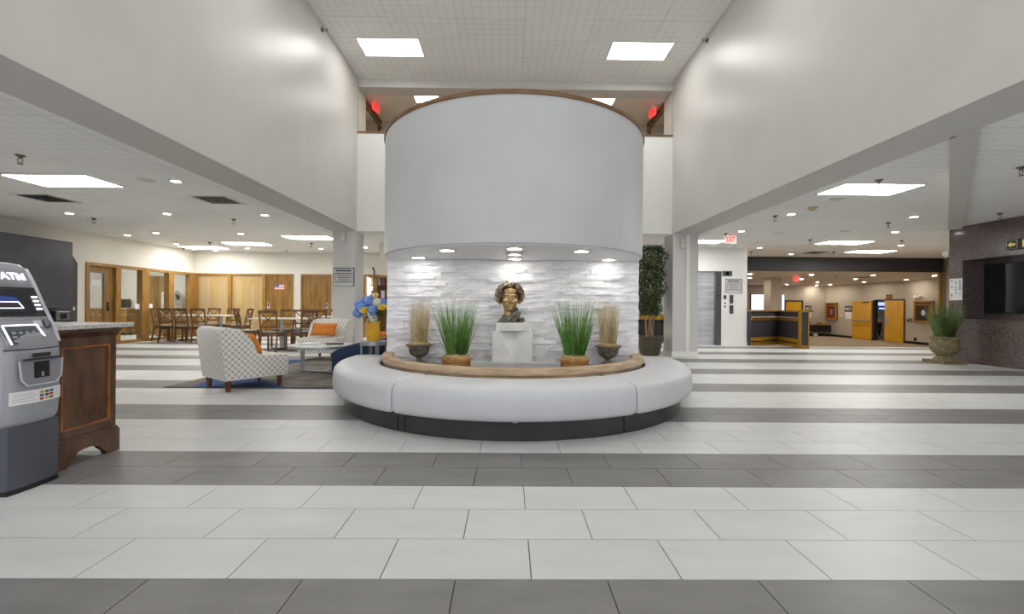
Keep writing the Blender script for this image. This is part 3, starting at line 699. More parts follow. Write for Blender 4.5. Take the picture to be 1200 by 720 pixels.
for x, lab in ((-3.655, 'white motion sensor at the top of the left column'), (3.875, 'white motion sensor at the top of the right column')):
    t = thing('motion_sensor', lab, 'sensor', (x, 9.78, 2.5 if x < 0 else 2.42)); B(-.045, .045, -.055, 0, 0, .21).build('body', 'off_white', t, bevel=.012); B(-.03, .03, -.058, -.055, .03, .09).build('window', 'paper', t)
t = thing('elevator_door', 'brushed steel elevator door in the white wall', 'elevator', (5.77, 12.9, 0))
B(-.47, -.09, -.0, .02, .0, 2.16).build('panel', 'steel', t); B(-.085, .31, -.0, .02, .0, 2.16).build('panel', 'steel', t); B(.31, .47, -.115, .05, 0, 2.17).build('jamb', 'steel_dark', t); B(-.47, .31, -.1, .02, -.004, .004).build('threshold', 'aluminium', t)
MB().lathe([(.025, 0), (.025, .01)], 12, M=T(.36, -.115, 1.45) @ RX(PI/2)).build('key_switch', 'black', t)
t = thing('floor_indicator', 'steel floor indicator above the elevator call buttons', 'indicator', (6.41, 12.8, 2.03)); B(-.14, .14, -.02, 0, 0, .15).build('plate', 'steel_dark', t, bevel=.003); B(-.045, .045, -.023, -.02, .03, .12).build('display', 'black_gloss', t)
for z_, h, lab in ((1.23, .25, 'upper steel elevator call plate'), (.93, .25, 'lower steel elevator call plate')):
    t = thing('call_plate', lab + ' below the framed notice', 'call button', (6.54, 12.8, z_)); B(-.055, .055, -.012, 0, 0, h).build('plate', 'steel_dark', t)
    for k in (.3, .7): MB().lathe([(.02, 0), (.018, .008)], 14, M=T(0, -.012, h*k) @ RX(PI/2)).build('button', 'chrome', t)
t = thing('key_plate', 'small grey key plate left of the call plates', 'switch', (6.35, 12.8, 1.35)); B(-.04, .04, -.01, 0, 0, .12).build('plate', 'steel_dark', t); B(-.018, .018, -.013, -.01, .05, .09).build('slot', 'black', t)
t = thing('round_lock', 'small chrome key switches left of the lower call plate', 'switch', (6.35, 12.8, 1.1))
for k in (0, .1): MB().lathe([(.03, 0), (.026, .012)], 16, M=T(0, 0, .04+k) @ RX(PI/2)).build('lock_cylinder', 'chrome', t)
# granite wall fittings
t = thing('display_screen', 'dark glossy display screen set in the granite recess', 'screen', (9.99, 8.30, 1.03)); B(-.05, .0, -.88, .86, 0, 1.02).build('bezel', 'black', t, bevel=.006); B(-.054, -.05, -.86, .84, .02, 1.0).build('glass', 'black_gloss', t)
t = thing('taped_paper', 'white printed sheet taped on the granite corner', 'paper', (9.478, 9.21, 1.30)); B(-.003, 0, -.135, .135, 0, .46).build('sheet', 'paper', t)
m = MB(); rr = random.Random(2)
for k in range(3):
    for q in range(9):
        if rr.random() < .75: m.box(-.0045, -.003, -.10+k*.085, -.075+k*.085, .04+q*.044, .04+q*.044+rr.uniform(.012, .036))
stuff(m.build('print', 'ink', t))
t = thing('arrow_sign', 'dark sign with lit yellow arrow on the granite wall', 'sign', (9.48, 8.02, 2.23)); B(-.04, 0, -.22, .24, 0, .2).build('housing', 'sign_dark', t, bevel=.004)
mat('arrow_glow', (214, 196, 110), .5, emit=.25)
A_ = Matrix(((0, 0, 1, -.042), (-1, 0, 0, .13), (0, 1, 0, .1), (0, 0, 0, 1)))
MB().prism([(-.07, 0), (-.01, .05), (-.01, .022), (.065, .022), (.05, 0), (.065, -.022), (-.01, -.022), (-.01, -.05)], -.002, .002, A_).build('arrow', 'arrow_glow', t)
m = MB()
for a in ((-.09, .09, .075, .08), (-.09, .09, -.08, -.075), (-.09, -.085, -.075, .075), (.085, .09, -.075, .075)): m.box(a[0], a[1], a[2], a[3], -.002, .001, A_)
m.build('arrow_border', 'off_white', t); B(-.043, -.04, -.14, -.04, .03, .17).build('lit_panel', 'arrow_glow', t)
t = thing('emergency_lamp', 'white round emergency lamp at the granite corner', 'lamp', (9.50, 9.36, 2.30)); B(-.05, .05, 0, .06, -.06, .06).build('base', 'off_white', t, bevel=.01); MB().ell((-.0, .08, 0), (.075, .06, .075)).build('dome', 'paper', t, smooth='all')

# ------------------------------------------------------------------ carpeted wing
wx = 17.7
d6 = struct(B(wx-.10, wx-.05, 21.12, 22.3, -.39, 1.50).build('door_6', 'wood_yellow'))
B(wx-.15, wx-.10, 21.2, 22.2, .50, .56).build('push_bar', 'aluminium', d6, bevel=.01); B(wx-.112, wx-.10, 21.14, 22.28, .26, .30).build('trim_strip', 'wood_gold', d6); B(wx-.14, wx-.10, 21.25, 21.6, 1.40, 1.45).build('closer', 'sign_dark', d6)
d7 = struct(B(wx-.06, wx-.01, 19.45, 20.40, -.39, 1.50).build('door_7', 'wood_yellow'))
MB().bar((wx-.12, 20.32, .62), (wx-.12, 20.18, .62), .025, .025).bar((wx-.06, 20.32, .62), (wx-.12, 20.32, .62), .02, .02).box(wx-.075, wx-.06, 20.27, 20.37, .40, .74).build('handle', 'aluminium', d7)
MB().box(wx-.02, wx+.15, 21.02, 21.12, -.41, 1.53).box(wx-.02, wx+.15, 19.40, 19.45, -.41, 1.53).box(wx-.02, wx+.15, 19.45, 21.02, 1.50, 1.56).build('frame', 'sign_dark', d7)
d8 = struct(B(15.42, 16.3, 24.24, 24.3, -.41, 1.47).build('door_8', 'wood_yellow')); MB().box(15.34, 15.42, 24.22, 24.3, -.41, 1.55).box(16.3, 16.38, 24.22, 24.3, -.41, 1.55).box(15.42, 16.3, 24.22, 24.3, 1.47, 1.55).build('frame', 'sign_dark', d8)
t = thing('wall_screen', 'large pale lit screen on the carpeted wing back wall', 'screen', (14.42, 24.3, .84)); B(-.95, .95, -.06, 0, 0, 1.05).build('bezel', 'sign_dark', t); B(-.92, .92, -.063, -.06, .03, 1.02).build('display', 'screen_white', t)
m = MB()
for k, (a, b_) in enumerate(((-.5, -.1), (-.6, .2), (-.4, .0))): m.box(a, b_, -.065, -.063, .45-.07*k, .462-.07*k)
stuff(m.build('print', 'blue_ink', t))
def showcase(y0_, y1_, z0, z1, label, inner):
    t = thing('wall_showcase', label, 'display case', (wx, (y0_+y1_)/2, z0)); h = (y1_-y0_)/2; H_ = z1-z0
    B(-.05, 0, -h, h, 0, H_).build('back', inner, t)
    MB().box(-.10, -.05, -h, h, 0, .09).box(-.10, -.05, -h, h, H_*.80, H_*.86).box(-.10, -.05, -h, h, H_-.05, H_).box(-.10, -.05, -h, -h+.08, .09, H_*.80).box(-.10, -.05, h-.08, h, .09, H_*.80).box(-.10, -.05, -h, -h+.05, H_*.86, H_-.05).box(-.10, -.05, h-.05, h, H_*.86, H_-.05).build('frame', 'wood_gold', t)
    B(-.06, -.05, -h*.42, h*.42, H_*.22, H_*.70).build('mat_board', 'black', t)
    if inner == 'display_brown': MB().lathe([(.09, 0), (.09, .01)], 20, M=T(-.06, 0, H_*.46) @ RY(-PI/2) @ Matrix.Diagonal((1.4, 1, 1, 1))).build('medallion', 'sign_face', t); B(-.056, -.05, -h+.1, -h*.55, .1, H_*.78).build('drape', 'wood_gold', t)
    else: B(-.064, -.06, -h*.25, h*.25, H_*.28, H_*.64).build('picture', 'seat_grey', t)
    B(-.056, -.05, -h*.8, h*.8, H_*.88, H_*.93).build('caption', 'sign_dark' if inner != 'display_brown' else 'display_red', t)
showcase(18.06, 18.91, .53, 1.46, 'wooden framed showcase with a pale oval medallion', 'display_brown')
showcase(23.4, 24.2, .5, 1.43, 'wooden framed showcase with a red interior', 'display_red')
def panel_sign(loc, rz, label, w=.5, txt='HCC'):
    t = thing('room_sign', label, 'sign', loc, rz); B(-w/2, w/2, -.02, 0, .0, .3).build('header', 'sign_dark', t); text_part(txt, .2, 'paper', t, T(0, -.022, .15) @ RX(PI/2) @ Matrix.Diagonal((w/.5, 1, 1, 1)))
    B(-w*.4, w*.42, -.012, 0, -.36, 0).build('sheet', 'paper', t); m = MB()
    for k in range(5): m.box(-w*.32, w*.3, -.0135, -.012, -.32+k*.06, -.305+k*.06)
    stuff(m.build('print', 'sign_face', t))
panel_sign((wx, 22.65, .94), -PI/2, 'dark room sign with a paper sheet beside the propped yellow door')
panel_sign((16.72, 24.3, .95), 0, 'dark room sign with a paper sheet above the sanitizer dispenser', .36)
t = thing('door_plaque', 'small brown plaque above the open yellow doors', 'plaque', (wx, 20.23, 1.58)); B(-.02, 0, -.16, .16, 0, .2).build('plate', 'wood_dark', t); B(-.024, -.02, -.1, .1, .06, .14).build('print', 'wood_gold', t)
t = thing('emergency_light', 'white twin emergency light above the medallion showcase', 'lamp', (wx, 18.74, 1.58)); B(-.08, 0, -.17, .17, 0, .10).build('body', 'off_white', t, bevel=.02)
for s_ in (-1, 1): MB().lathe([(.06, 0), (.045, .05)], 14, M=T(-.08, s_*.1, .07) @ RY(-PI/2)).build('lamp_head', 'paper', t, smooth=True)
t = thing('wall_phone', 'small grey wall phone beside the yellow doors', 'phone', (wx, 19.15, .56)); B(-.06, 0, -.1, .1, 0, .15).build('body', 'seat_grey', t, bevel=.01); B(-.08, -.06, -.02, .08, .02, .08).build('handset', 'black', t)
tag(B(wx-.015, wx, 18.85, 18.97, -.27, -.12).build('wall_outlet', 'black', bevel=.004), 'small black wall outlet under the medallion showcase', 'outlet')
tag(B(wx-.015, wx, 23.12, 23.2, .72, .8).build('wall_switch', 'paper', bevel=.004), 'small white switch beside the red showcase', 'switch')
t = thing('sanitizer_dispenser', 'grey sanitizer dispenser on the carpeted wing wall', 'dispenser', (16.70, 24.3, .20)); B(-.13, .13, -.12, 0, 0, .37).build('body', 'aluminium', t, bevel=.03); B(-.03, .03, -.13, -.12, .08, .2).build('lever', 'black', t)
t = thing('console_table', 'black draped console table in the carpeted wing', 'table', (17.05, 23.85, -.41)); B(-.55, .5, -.2, .3, .25, .62).build('cloth', 'black', t, bevel=.02)
for x in (-.5, .45):
    for y in (-.15, .25): B(x-.02, x+.02, y-.02, y+.02, 0, .25).build('leg', 'steel_dark', t)
tag(MB().box(-.25, .25, -.13, .13, 0, .06).box(-.13, .13, -.09, .09, .06, .14).build('gift_box', 'gold', bevel=.008), 'yellow box lying on the black console table', 'box').location = (17.15, 23.85, .21)
tag(MB().lathe([(.10, 0), (.12, .03), (.12, .12), (.07, .15)], 16).build('floor_bowl', 'sign_face', smooth=True), 'grey bowl on the carpet under the console table', 'bowl').location = (16.75, 23.75, -.41)
# meeting room glimpse
t = thing('wall_projection', 'blue wall screen inside the meeting room', 'screen', (20.6, 24.3, 1.02)); B(-.8, .8, -.05, 0, 0, .5).build('display', 'screen_navy', t)
for a, b_, z_ in ((-.3, .6, .38), (.0, .5, .28), (.05, .6, .08)): B(a, b_, -.055, -.05, z_, z_+.07).build('lit_strip', 'screen_white', t)

# ------------------------------------------------------------------ reception kiosk: two angled dark panels with gilt wood trim
t = thing('reception_desk', 'angled dark reception desk with gilt wooden trim', 'desk', (0, 0, 0))
PA, PK, PB = Vector((7.08, 12.72, 0)), Vector((8.33, 13.45, 0)), Vector((8.10, 12.02, 0))
def seg_(p, q, flip):
    d = q-p; L = d.length; a = math.atan2(d.y, d.x); M = T(*p) @ RZ(a); s_ = 1 if not flip else -1
    def bx(y0_, y1_, z0, z1): return MB().box(0, L, min(y0_*s_, y1_*s_), max(y0_*s_, y1_*s_), z0, z1, M)
    bx(.0, .12, .0, 1.0).build('panel', 'charcoal', t)
    bx(-.03, .0, .0, .10).build('base_rail', 'wood_gold', t); bx(-.05, -.0, .14, .24).build('lower_rail', 'wood_gold', t); bx(-.04, 0, .74, .80).build('middle_rail', 'wood_gold', t); bx(-.10, 0, .82, .85).build('ledge', 'wood_rail', t); bx(-.05, .30, 1.0, 1.045).build('counter_top', 'wood_gold', t)
seg_(PA, PK, False); seg_(PB, PK, True)
MB().box(8.02, 8.22, 11.94, 12.02, 0, 1.045).build('end_post', 'charcoal', t)
MB().box(8.00, 8.03, 11.92, 12.03, 0, 1.06).box(8.21, 8.24, 11.92, 12.03, 0, 1.06).box(8.03, 8.21, 11.92, 12.03, 0, .09).box(8.03, 8.21, 11.92, 12.03, 1.0, 1.06).build('end_trim', 'wood_gold', t)
# ------------------------------------------------------------------ round upholstered bench
t = thing('curved_bench', 'pale grey upholstered curved bench wrapped around the planter', 'bench', (*BC, 0))
def arc_pt(r, a, z): return (r*math.sin(a), -r*math.cos(a), z)          # a measured from the front
prof = [(1.985, .175), (2.07, .178), (2.096, .20), (2.106, .24), (2.104, .36), (2.092, .405), (2.06, .437), (2.00, .455), (1.85, .462), (1.70, .458), (1.63, .45), (1.603, .43), (1.60, .40), (1.60, .18)]
def cushion(a0, a1, ends):
    n = max(10, int((a1-a0)/.05)); secs = []
    prm = [0, .004, .012, .025, .045]
    pos = [a0+p_/2.0 for p_ in prm] + [a0+.03+(a1-a0-.06)*i/n for i in range(n+1)] + [a1-p_/2.0 for p_ in reversed(prm)]
    cr_, cz = 1.85, .31
    for a in pos:
        e = min(a-a0, a1-a)*2.0
        f = 1.0 - 0.075*max(0, 1-e/.045)**2
        secs.append([arc_pt(cr_+(r-cr_)*f, a, cz+(z-cz)*f) for r, z in prof])
    return MB().sweep(secs)
A1 = math.radians(30.2)
for a0, a1 in ((-math.radians(95), -A1-.002), (-A1+.002, A1-.002), (A1+.002, math.radians(95))): cushion(a0, a1, None).build('cushion', 'leather', t, smooth=True)
for a0, a1 in ((-96, -31), (-30.8, -28.6), (-28.4, 28.6), (28.8, 96)):
    a0, a1 = math.radians(a0)+.001, math.radians(a1)-.001; n = max(2, int((a1-a0)/.04))
    MB().sweep([[arc_pt(r, a0+(a1-a0)*i/n, z) for r, z in ((1.7, 0), (1.985, 0), (1.985, .178), (1.7, .178))] for i in range(n+1)]).build('plinth_panel', 'plinth_dark', t, smooth=True)
MB().box(-.015, .02, -2.005, -1.99, .155, .178).build('fabric_tag', 'paper', t)
# planter: wooden rail and polished bed
t = thing('planter', 'curved planter with a wooden rail inside the round bench', 'planter', (*BC, 0))
n = 64; a0, a1 = -math.radians(97), math.radians(97)
rp_ = [(1.455, .44), (1.455, .505), (1.465, .522), (1.49, .53), (1.55, .53), (1.58, .522), (1.592, .50), (1.592, .47), (1.575, .455), (1.575, .44)]
MB().sweep([[arc_pt(r, a0+(a1-a0)*i/n, z) for r, z in rp_] for i in range(n+1)]).build('wood_rail', 'wood_rail', t, smooth=True)
MB().sweep([[arc_pt(r, a0+(a1-a0)*i/n, z) for r, z in ((1.47, .0), (1.595, 0), (1.595, .30), (1.575, .44), (1.47, .44))] for i in range(n+1)]).build('curb', 'plinth_dark', t)
MB().prism([arc_pt(1.47, a0*.93+(a1-a0)*.93*i/40, 0)[:2] for i in range(41)], .34, .398).build('bed', 'bed_stone', t)
for o in list(t.children):
    if o.name.startswith('bed'):
        me = o.data
# keep the bed in front of the stone wall
# ------------------------------------------------------------------ plinth slab, pedestal, bust
tag(B(-.49, .49, -.3, .26, 0, .088).build('plinth_slab', 'concrete_grey', bevel=.006), 'long grey concrete slab under the bust pedestal', 'slab').location = (.09, 5.06, .40)
t = thing('bust_pedestal', 'pale concrete pedestal with inverted triangular facets', 'pedestal', (.055, 5.05, .488))
B(-.185, .185, -.19, .19, .335, .425).build('cap', 'concrete_pale', t, bevel=.004)
m = MB(); bm = m.bm; W, D, Hh = .222, .20, .335
V_ = [bm.verts.new(p) for p in ((-W, -D, 0), (W, -D, 0), (W, D, 0), (-W, D, 0), (-W, -D, Hh), (-.16, -D, Hh), (0, -D+.13, Hh), (.16, -D, Hh), (W, -D, Hh), (W, D, Hh), (-W, D, Hh), (0, -D, .0))]
for f in ((0, 11, 5, 4), (11, 1, 8, 7), (5, 11, 6), (6, 11, 7), (1, 2, 9, 8), (2, 3, 10, 9), (3, 0, 4, 10), (4, 5, 6, 7, 8, 9, 10), (3, 2, 1, 11, 0)): bm.faces.new([V_[i] for i in f])
m.build('body', 'concrete_pale', t)
# bronze bust of a woman, facing the room
t = thing('bronze_bust', 'bronze bust of a person with wavy swept hair on the pedestal', 'bust', (.02, 5.05, .913))
h = MB()
hz = .275                                                        # centre of the head
h.ell((0, .01, hz+.02), (.108, .12, .14), 3); h.ell((0, -.022, hz-.055), (.086, .086, .092), 3); h.ell((0, -.068, hz-.120), (.044, .036, .032))
h.ell((0, -.078, hz+.075), (.080, .036, .05))
for s_ in (-1, 1):
    h.ell((s_*.056, -.078, hz-.028), (.036, .030, .032)); h.ell((s_*.043, -.100, hz+.036), (.036, .014, .010)); h.ell((s_*.042, -.091, hz+.010), (.020, .013, .010))
    h.ell((s_*.018, -.108, hz-.046), (.013, .013, .010)); h.ell((s_*.104, .015, hz-.01), (.012, .022, .034))
h.tube([(0, -.100, hz+.036), (0, -.118, hz+.0), (0, -.138, hz-.038)], [.012, .014, .018], 10); h.ell((0, -.124, hz-.044), (.020, .015, .012))
h.ell((0, -.103, hz-.084), (.038, .014, .008)); h.ell((0, -.100, hz-.100), (.032, .014, .010))
h.tube([(0, .02, hz-.08), (.0, .015, hz-.16), (-.01, .0, .05), (-.01, 0, .0)], [.070, .064, .066, .085], 16)
head = remesh(h, 'head', 'bronze', t, .0055, 2)
hh = MB()
hh.ell((0, .05, hz+.045), (.126, .112, .134), 3)
for s_ in (-1, 1):
    for k in range(8):                                           # wavy locks from the crown down to the jaw, layer behind layer
        pts = []; amax = 2.5-.06*k
        for q in range(8):
            v = q/7; a = -.16+v*amax; rr_ = .116+.012*math.sin(v*8.5+k*1.7+s_)+.010*math.sin(k*.9)
            pts.append((s_*rr_*math.sin(a)*1.14, -.088+.026*k+.055*v*v+.012*math.sin(v*9+k*2.2), hz+.030+rr_*1.12*math.cos(a)))
        hh.tube(pts, [.014, .021, .024, .024, .023, .022, .020, .013], 8)
hh.tube([(-.01, -.088, hz+.128), (.02, -.104, hz+.150), (.05, -.085, hz+.150), (.08, -.06, hz+.12)], [.012, .02, .018, .01], 8); hh.tube([(.0, -.086, hz+.13), (-.035, -.10, hz+.148), (-.065, -.08, hz+.135)], [.012, .019, .01], 8)
remesh(hh, 'hair', 'bronze_dark', t, .005, 1)
c_ = MB(); c_.ell((0, .02, .01), (.135, .085, .055)); c_.tube([(-.11, -.03, .01), (-.02, -.085, .035), (.05, -.075, .10), (.085, -.01, .16)], [.03, .034, .036, .02], 10); c_.tube([(.02, -.085, .01), (.09, -.05, .075), (.12, .02, .11)], [.03, .03, .018], 10); c_.tube([(.1, -.05, .01), (.15, 0, .035), (.17, .03, .02)], [.03, .028, .02], 8)
for k in range(3): c_.tube([(-.12+k*.03, -.05, .0), (-.085+k*.03, -.065, .05+.01*k), (-.07+k*.02, -.02, .09)], [.02, .018, .01], 8)
c_.box(-.13, .16, -.06, .09, -.0, .012)
dr = remesh(c_, 'drape', 'bronze_green', t, .006, 2)
for o in (dr, head):
    for v in o.data.vertices: v.co.z = max(v.co.z, 0.0)
o = t; t.rotation_euler = (0, 0, .10)

# ------------------------------------------------------------------ plants
def grass(n, r0, spread, h0, h1, w, seed, droop=.25):
    r = random.Random(seed); m = MB()
    for i in range(n):
        a = r.uniform(0, 2*PI); rr_ = r0*math.sqrt(r.random()); x, y = rr_*math.cos(a), rr_*math.sin(a)
        a2 = a + r.uniform(-.6, .6); lean = spread*(rr_/r0)*r.uniform(.5, 1.15); H_ = r.uniform(h0, h1)
        dx, dy = math.cos(a2)*lean, math.sin(a2)*lean; px_, py_ = -math.sin(a2+1.0)*w/2, math.cos(a2+1.0)*w/2
        prev = None
        for q in range(5):
            u = q/4; f = u+droop*u*u; cx, cy, cz = x+dx*f, y+dy*f, H_*(u-.10*droop*u*u*lean/spread)
            ww_ = (1-u*.92)
            cur = (m.bm.verts.new((cx-px_*ww_, cy-py_*ww_, cz)), m.bm.verts.new((cx+px_*ww_, cy+py_*ww_, cz)))
            if prev: m.bm.faces.new((prev[0], prev[1], cur[1], cur[0]))
            prev = cur
    return m
def mound(r, z, h, seed):
    m = MB(); rr_ = random.Random(seed); m.lathe([(r, z), (r*.92, z+h*.6), (r*.6, z+h), (.01, z+h*1.05)], 20)
    for v in m.bm.verts: v.co += Vector((rr_.uniform(-.008, .008), rr_.uniform(-.008, .008), rr_.uniform(-.008, .012)))
    return m
for i, (x, lab) in enumerate(((-1.04, 'on the side of the flower vase'), (1.19, 'on the side of the leafy tree'))):
    t = thing('dry_grass_urn', 'iron urn of pale dry grass ' + lab, 'potted plant', (x, 5.19, .40), 0)
    MB().box(-.085, .085, -.085, .085, 0, .022).lathe([(.075, .022), (.07, .035), (.035, .055), (.03, .085), (.06, .10), (.10, .125), (.118, .16), (.122, .20), (.135, .222), (.155, .228), (.157, .242), (.13, .244)], 28).build('urn', 'iron_urn', t, smooth=True)
    mound(.13, .236, .035, 7+i).build('moss', 'moss', t, smooth='all')
    stuff(grass(330, .095, .045, .40, .56, .005, 20+i, .2).build('grass_blades', 'grass_dry', t)).location = (0, 0, .25)
for i, (x, lab) in enumerate(((-.56, 'beside the pedestal, near the flower vase'), (.74, 'beside the pedestal, near the leafy tree'))):
    t = thing('green_grass_pot', 'terracotta bowl of green grass ' + lab, 'potted plant', (x, 4.84, .40), 0)
    MB().lathe([(.125, 0), (.145, .02), (.153, .07), (.150, .082), (.162, .092), (.166, .125), (.15, .135)], 32).build('bowl', 'terracotta', t, smooth=True)
    mound(.158, .122, .05, 9+i).build('moss', 'moss', t, smooth='all')
    stuff(grass(330, .11, .16, .40, .66, .009, 40+i, .25).build('grass_blades', 'grass_green', t)).location = (0, 0, .15)
t = thing('stone_urn_plant', 'large stone urn of green grass before the granite wall', 'potted plant', (8.98, 8.95, 0)); t.scale = (.78, .78, .95)
MB().box(-.30, .30, -.30, .30, 0, .07).lathe([(.25, .07), (.22, .10), (.15, .16), (.16, .18), (.26, .25), (.30, .34), (.295, .42), (.27, .50), (.30, .53), (.305, .57), (.27, .575)], 32).build('urn', 'urn_stone', t, smooth=True)
mound(.27, .56, .02, 3).build('soil', 'soil', t, smooth='all')
stuff(grass(420, .19, .24, .50, .80, .016, 61, .25).build('grass_blades', 'grass_olive', t)).location = (0, 0, .56)
# ficus
t = thing('ficus_tree', 'tall leafy ficus tree in an olive pot beside the right column', 'potted tree', (3.36, 10.15, 0))
t.location = (3.26, 10.05, 0)
pot = MB().lathe([(.20, 0), (.235, .12), (.24, .125), (.262, .26), (.268, .27), (.285, .40), (.315, .41), (.315, .44), (.28, .44), (.27, .39)], 32).build('pot', 'pot_olive', t, smooth=True)
MB().lathe([(.272, .38), (.02, .40)], 24).build('soil', 'soil', t)
m = MB(); rt = random.Random(8)
for k, (a, b_) in enumerate((((-.02, 0), (-.02, .02)), ((.06, .03), (.12, .0)), ((.02, -.04), (-.06, -.05)), ((-.06, .05), (-.1, .06)))):
    m.tube([(a[0]+(b_[0]-a[0])*u+.015*math.sin(u*5+k), a[1]+(b_[1]-a[1])*u+.015*math.cos(u*6+k), .39+u*1.7) for u in (0, .2, .4, .6, .8, 1)], [.022, .02, .018, .015, .012, .006], 8)
for k in range(26):
    z_ = rt.uniform(1.15, 2.3); a = rt.uniform(0, 2*PI); m.tube([(0, 0, z_-.15), (.15*math.cos(a), .15*math.sin(a), z_), (.28*math.cos(a), .28*math.sin(a), z_+.08)], [.008, .006, .003], 5)
m.build('trunk', 'bark', t, smooth=True)
m = MB()
for i in range(5600):
    z_ = rt.uniform(.93, 2.52); u = (z_-.93)/1.6; R_ = (.22+.16*math.sin(min(1, u*1.5)*PI*.55))*(1+.14*math.sin(z_*9)+.1*math.sin(z_*17+1)); 
    if u > .93: R_ *= .8
    a = rt.uniform(0, 2*PI); rr_ = R_*rt.random()**.4; p = Vector((rr_*math.cos(a), rr_*math.sin(a), z_))
    if p.x > .30: p.x = rt.uniform(.1, .3)
    M = T(*p) @ RZ(rt.uniform(0, 6.3)) @ RX(rt.uniform(-1.2, .5)); s_ = rt.uniform(.038, .062)
    q = [M @ Vector(c_) for c_ in ((0, 0, 0), (-.38*s_, .5*s_, .1*s_), (0, 1.25*s_, -.1*s_), (.38*s_, .5*s_, .1*s_))]
    v = [m.bm.verts.new(c_) for c_ in q]; m.bm.faces.new((v[0], v[1], v[2])); m.bm.faces.new((v[0], v[2], v[3]))
stuff(m.build('foliage', 'leaf', t))
for x, lab in ((4.40, 'gold topped waste bin behind the ficus, nearer the stone wall'), (4.83, 'gold topped waste bin behind the ficus, nearer the column')):
    t = thing('waste_bin', lab, 'waste bin', (x, 14.1, 0)); MB().lathe([(.19, 0), (.20, .03), (.20, .6)], 24).build('body', 'sign_dark', t, smooth=True); MB().lathe([(.215, .6), (.215, .70), (.2, .71)], 24).build('rim', 'black', t, smooth=True); MB().lathe([(.19, .71), (.19, .84), (.15, .87)], 24).build('lid', 'gold', t, smooth=True)
# ------------------------------------------------------------------ cash machine at the counter end
t = thing('cash_machine', 'grey cash machine with a lit sign beside the wooden counter', 'cash machine', (-2.80, 2.64, 0))
# local frame: x = out of the front (+X of the room), y along the front
YW = .158
def bulge(y): return .035*(1-(y/YW)**2)
fp = [(.38, -.012), (.42, .012), (.50, .018), (.65, .022), (.80, .018), (.87, .008), (.95, -.022), (1.0, -.046), (1.07, -.082), (1.166, -.125), (1.25, -.165), (1.31, -.20), (1.335, -.24), (1.345, -.30)]
secs = []
for i in range(13):
    y = -YW + 2*YW*i/12; e = max(0, abs(y)-(YW-.02))/.02; shr = .012*e*e
    sec = [(x+bulge(y)*(.4 if z > .9 else 1.0)-shr-.03, y, z) for z, x in fp] + [(-.52, y, 1.345), (-.52, y, .38)]
    secs.append(sec)
MB().sweep(secs).build('upper_body', 'atm_grey', t, smooth=True)
MB().sweep([[(.0+bulge(y)*.5-.02*(abs(y) > .14)-.012, y, 0.03), (.0+bulge(y)*.5-.02*(abs(y) > .14)-.012, y, .385), (-.5, y, .385), (-.5, y, .03)] for y in (-.15, -.14, -.1, -.05, 0, .05, .1, .14, .15)]).build('base_cabinet', 'atm_base', t, smooth=True)
MB().sweep([[(-.012+bulge(y)*.5, y, 0), (-.012+bulge(y)*.5, y, .035), (-.48, y, .035), (-.48, y, 0)] for y in (-.142, -.1, 0, .1, .142)]).build('foot_strip', 'black', t)
def front_x(z):
    for (za, xa), (zb, xb) in zip(fp, fp[1:]):
        if za <= z <= zb: return xa+(xb-xa)*(z-za)/(zb-za)
    return fp[-1][1]
def on_front(y0_, y1_, z0, z1, off=.004, ny=7, nz=4, th=.006):
    # a thin shell patch that follows the front
    m = MB(); secs = []
    for i in range(ny+1):
        y = y0_+(y1_-y0_)*i/ny; f, b_ = [], []
        for k in range(nz+1):
            z = z0+(z1-z0)*k/nz; x = front_x(z)+bulge(y)*(.4 if z > .9 else 1.0)-.03
            f.append((x+off, y, z)); b_.append((x+off-th, y, z))
        secs.append(f+b_[::-1])
    return m.sweep(secs)
on_front(-.145, .125, 1.20, 1.30).build('sign_panel', 'atm_panel', t, smooth=True)
# front frame: text plane follows the tilted fascia
def fmat(y, z, off=.006):
    dz = .02; dx = front_x(z+dz)-front_x(z-dz); tilt = math.atan2(dx, 2*dz)
    x = front_x(z)+bulge(y)*(.4 if z > .9 else 1.0)-.03
    up = Vector((math.sin(tilt), 0, math.cos(tilt))); right = Vector((0, 1, 0)); nrm = right.cross(up)
    p = Vector((x, y, z)) + nrm*off
    return Matrix(((right.x, up.x, nrm.x, p.x), (right.y, up.y, nrm.y, p.y), (right.z, up.z, nrm.z, p.z), (0, 0, 0, 1)))
text_part('ATM', .066, 'key_light', t, fmat(.03, 1.25, .007) @ Matrix.Diagonal((1.0, 1, 1, 1)), .001, fat=.008)
on_front(-.15, .13, 1.015, 1.19, .005).build('screen_bezel', 'black', t, smooth=True)
on_front(-.135, .07, 1.035, 1.175, .008).build('screen', 'screen_dark', t, smooth=True)
def facet(nm, poly, m_, off, M0): 
    MB().prism(poly, off, off+.0012, M0).build(nm, m_, t)
M0 = fmat(-.03, 1.10, .009)
facet('screen_glow', [(-.09, -.0), (-.09, .025), (-.05, .035), (.01, .028), (.03, .01), (.04, -.0)], 'screen_blue', 0, M0)
facet('screen_card', [(-.09, -.045), (-.09, -.005), (.02, -.005), (.035, -.045)], 'sign_dark', .0015, M0)
m = MB()
for a, b_ in (((-.09, -.005), (.02, -.005)), ((.02, -.005), (.035, -.045)), ((.035, -.045), (-.09, -.045))): m.bar((*a, .004), (*b_, .004), .003, .003)
o = m.build('screen_outline', 'key_light', t); o.matrix_local = M0
for k in range(4):
    facet('screen_button', [(-.016, -.006), (-.016, .006), (.016, .006), (.016, -.006)], 'key_light', 0, fmat(.098, 1.055+k*.024, .009))
on_front(.130, .156, .86, 1.31, .006, 3, 10, .008).build('side_trim', 'atm_light', t, smooth=True)
on_front(-.15, .128, .835, 1.005, .004).build('keypad_deck', 'atm_panel', t, smooth=True)
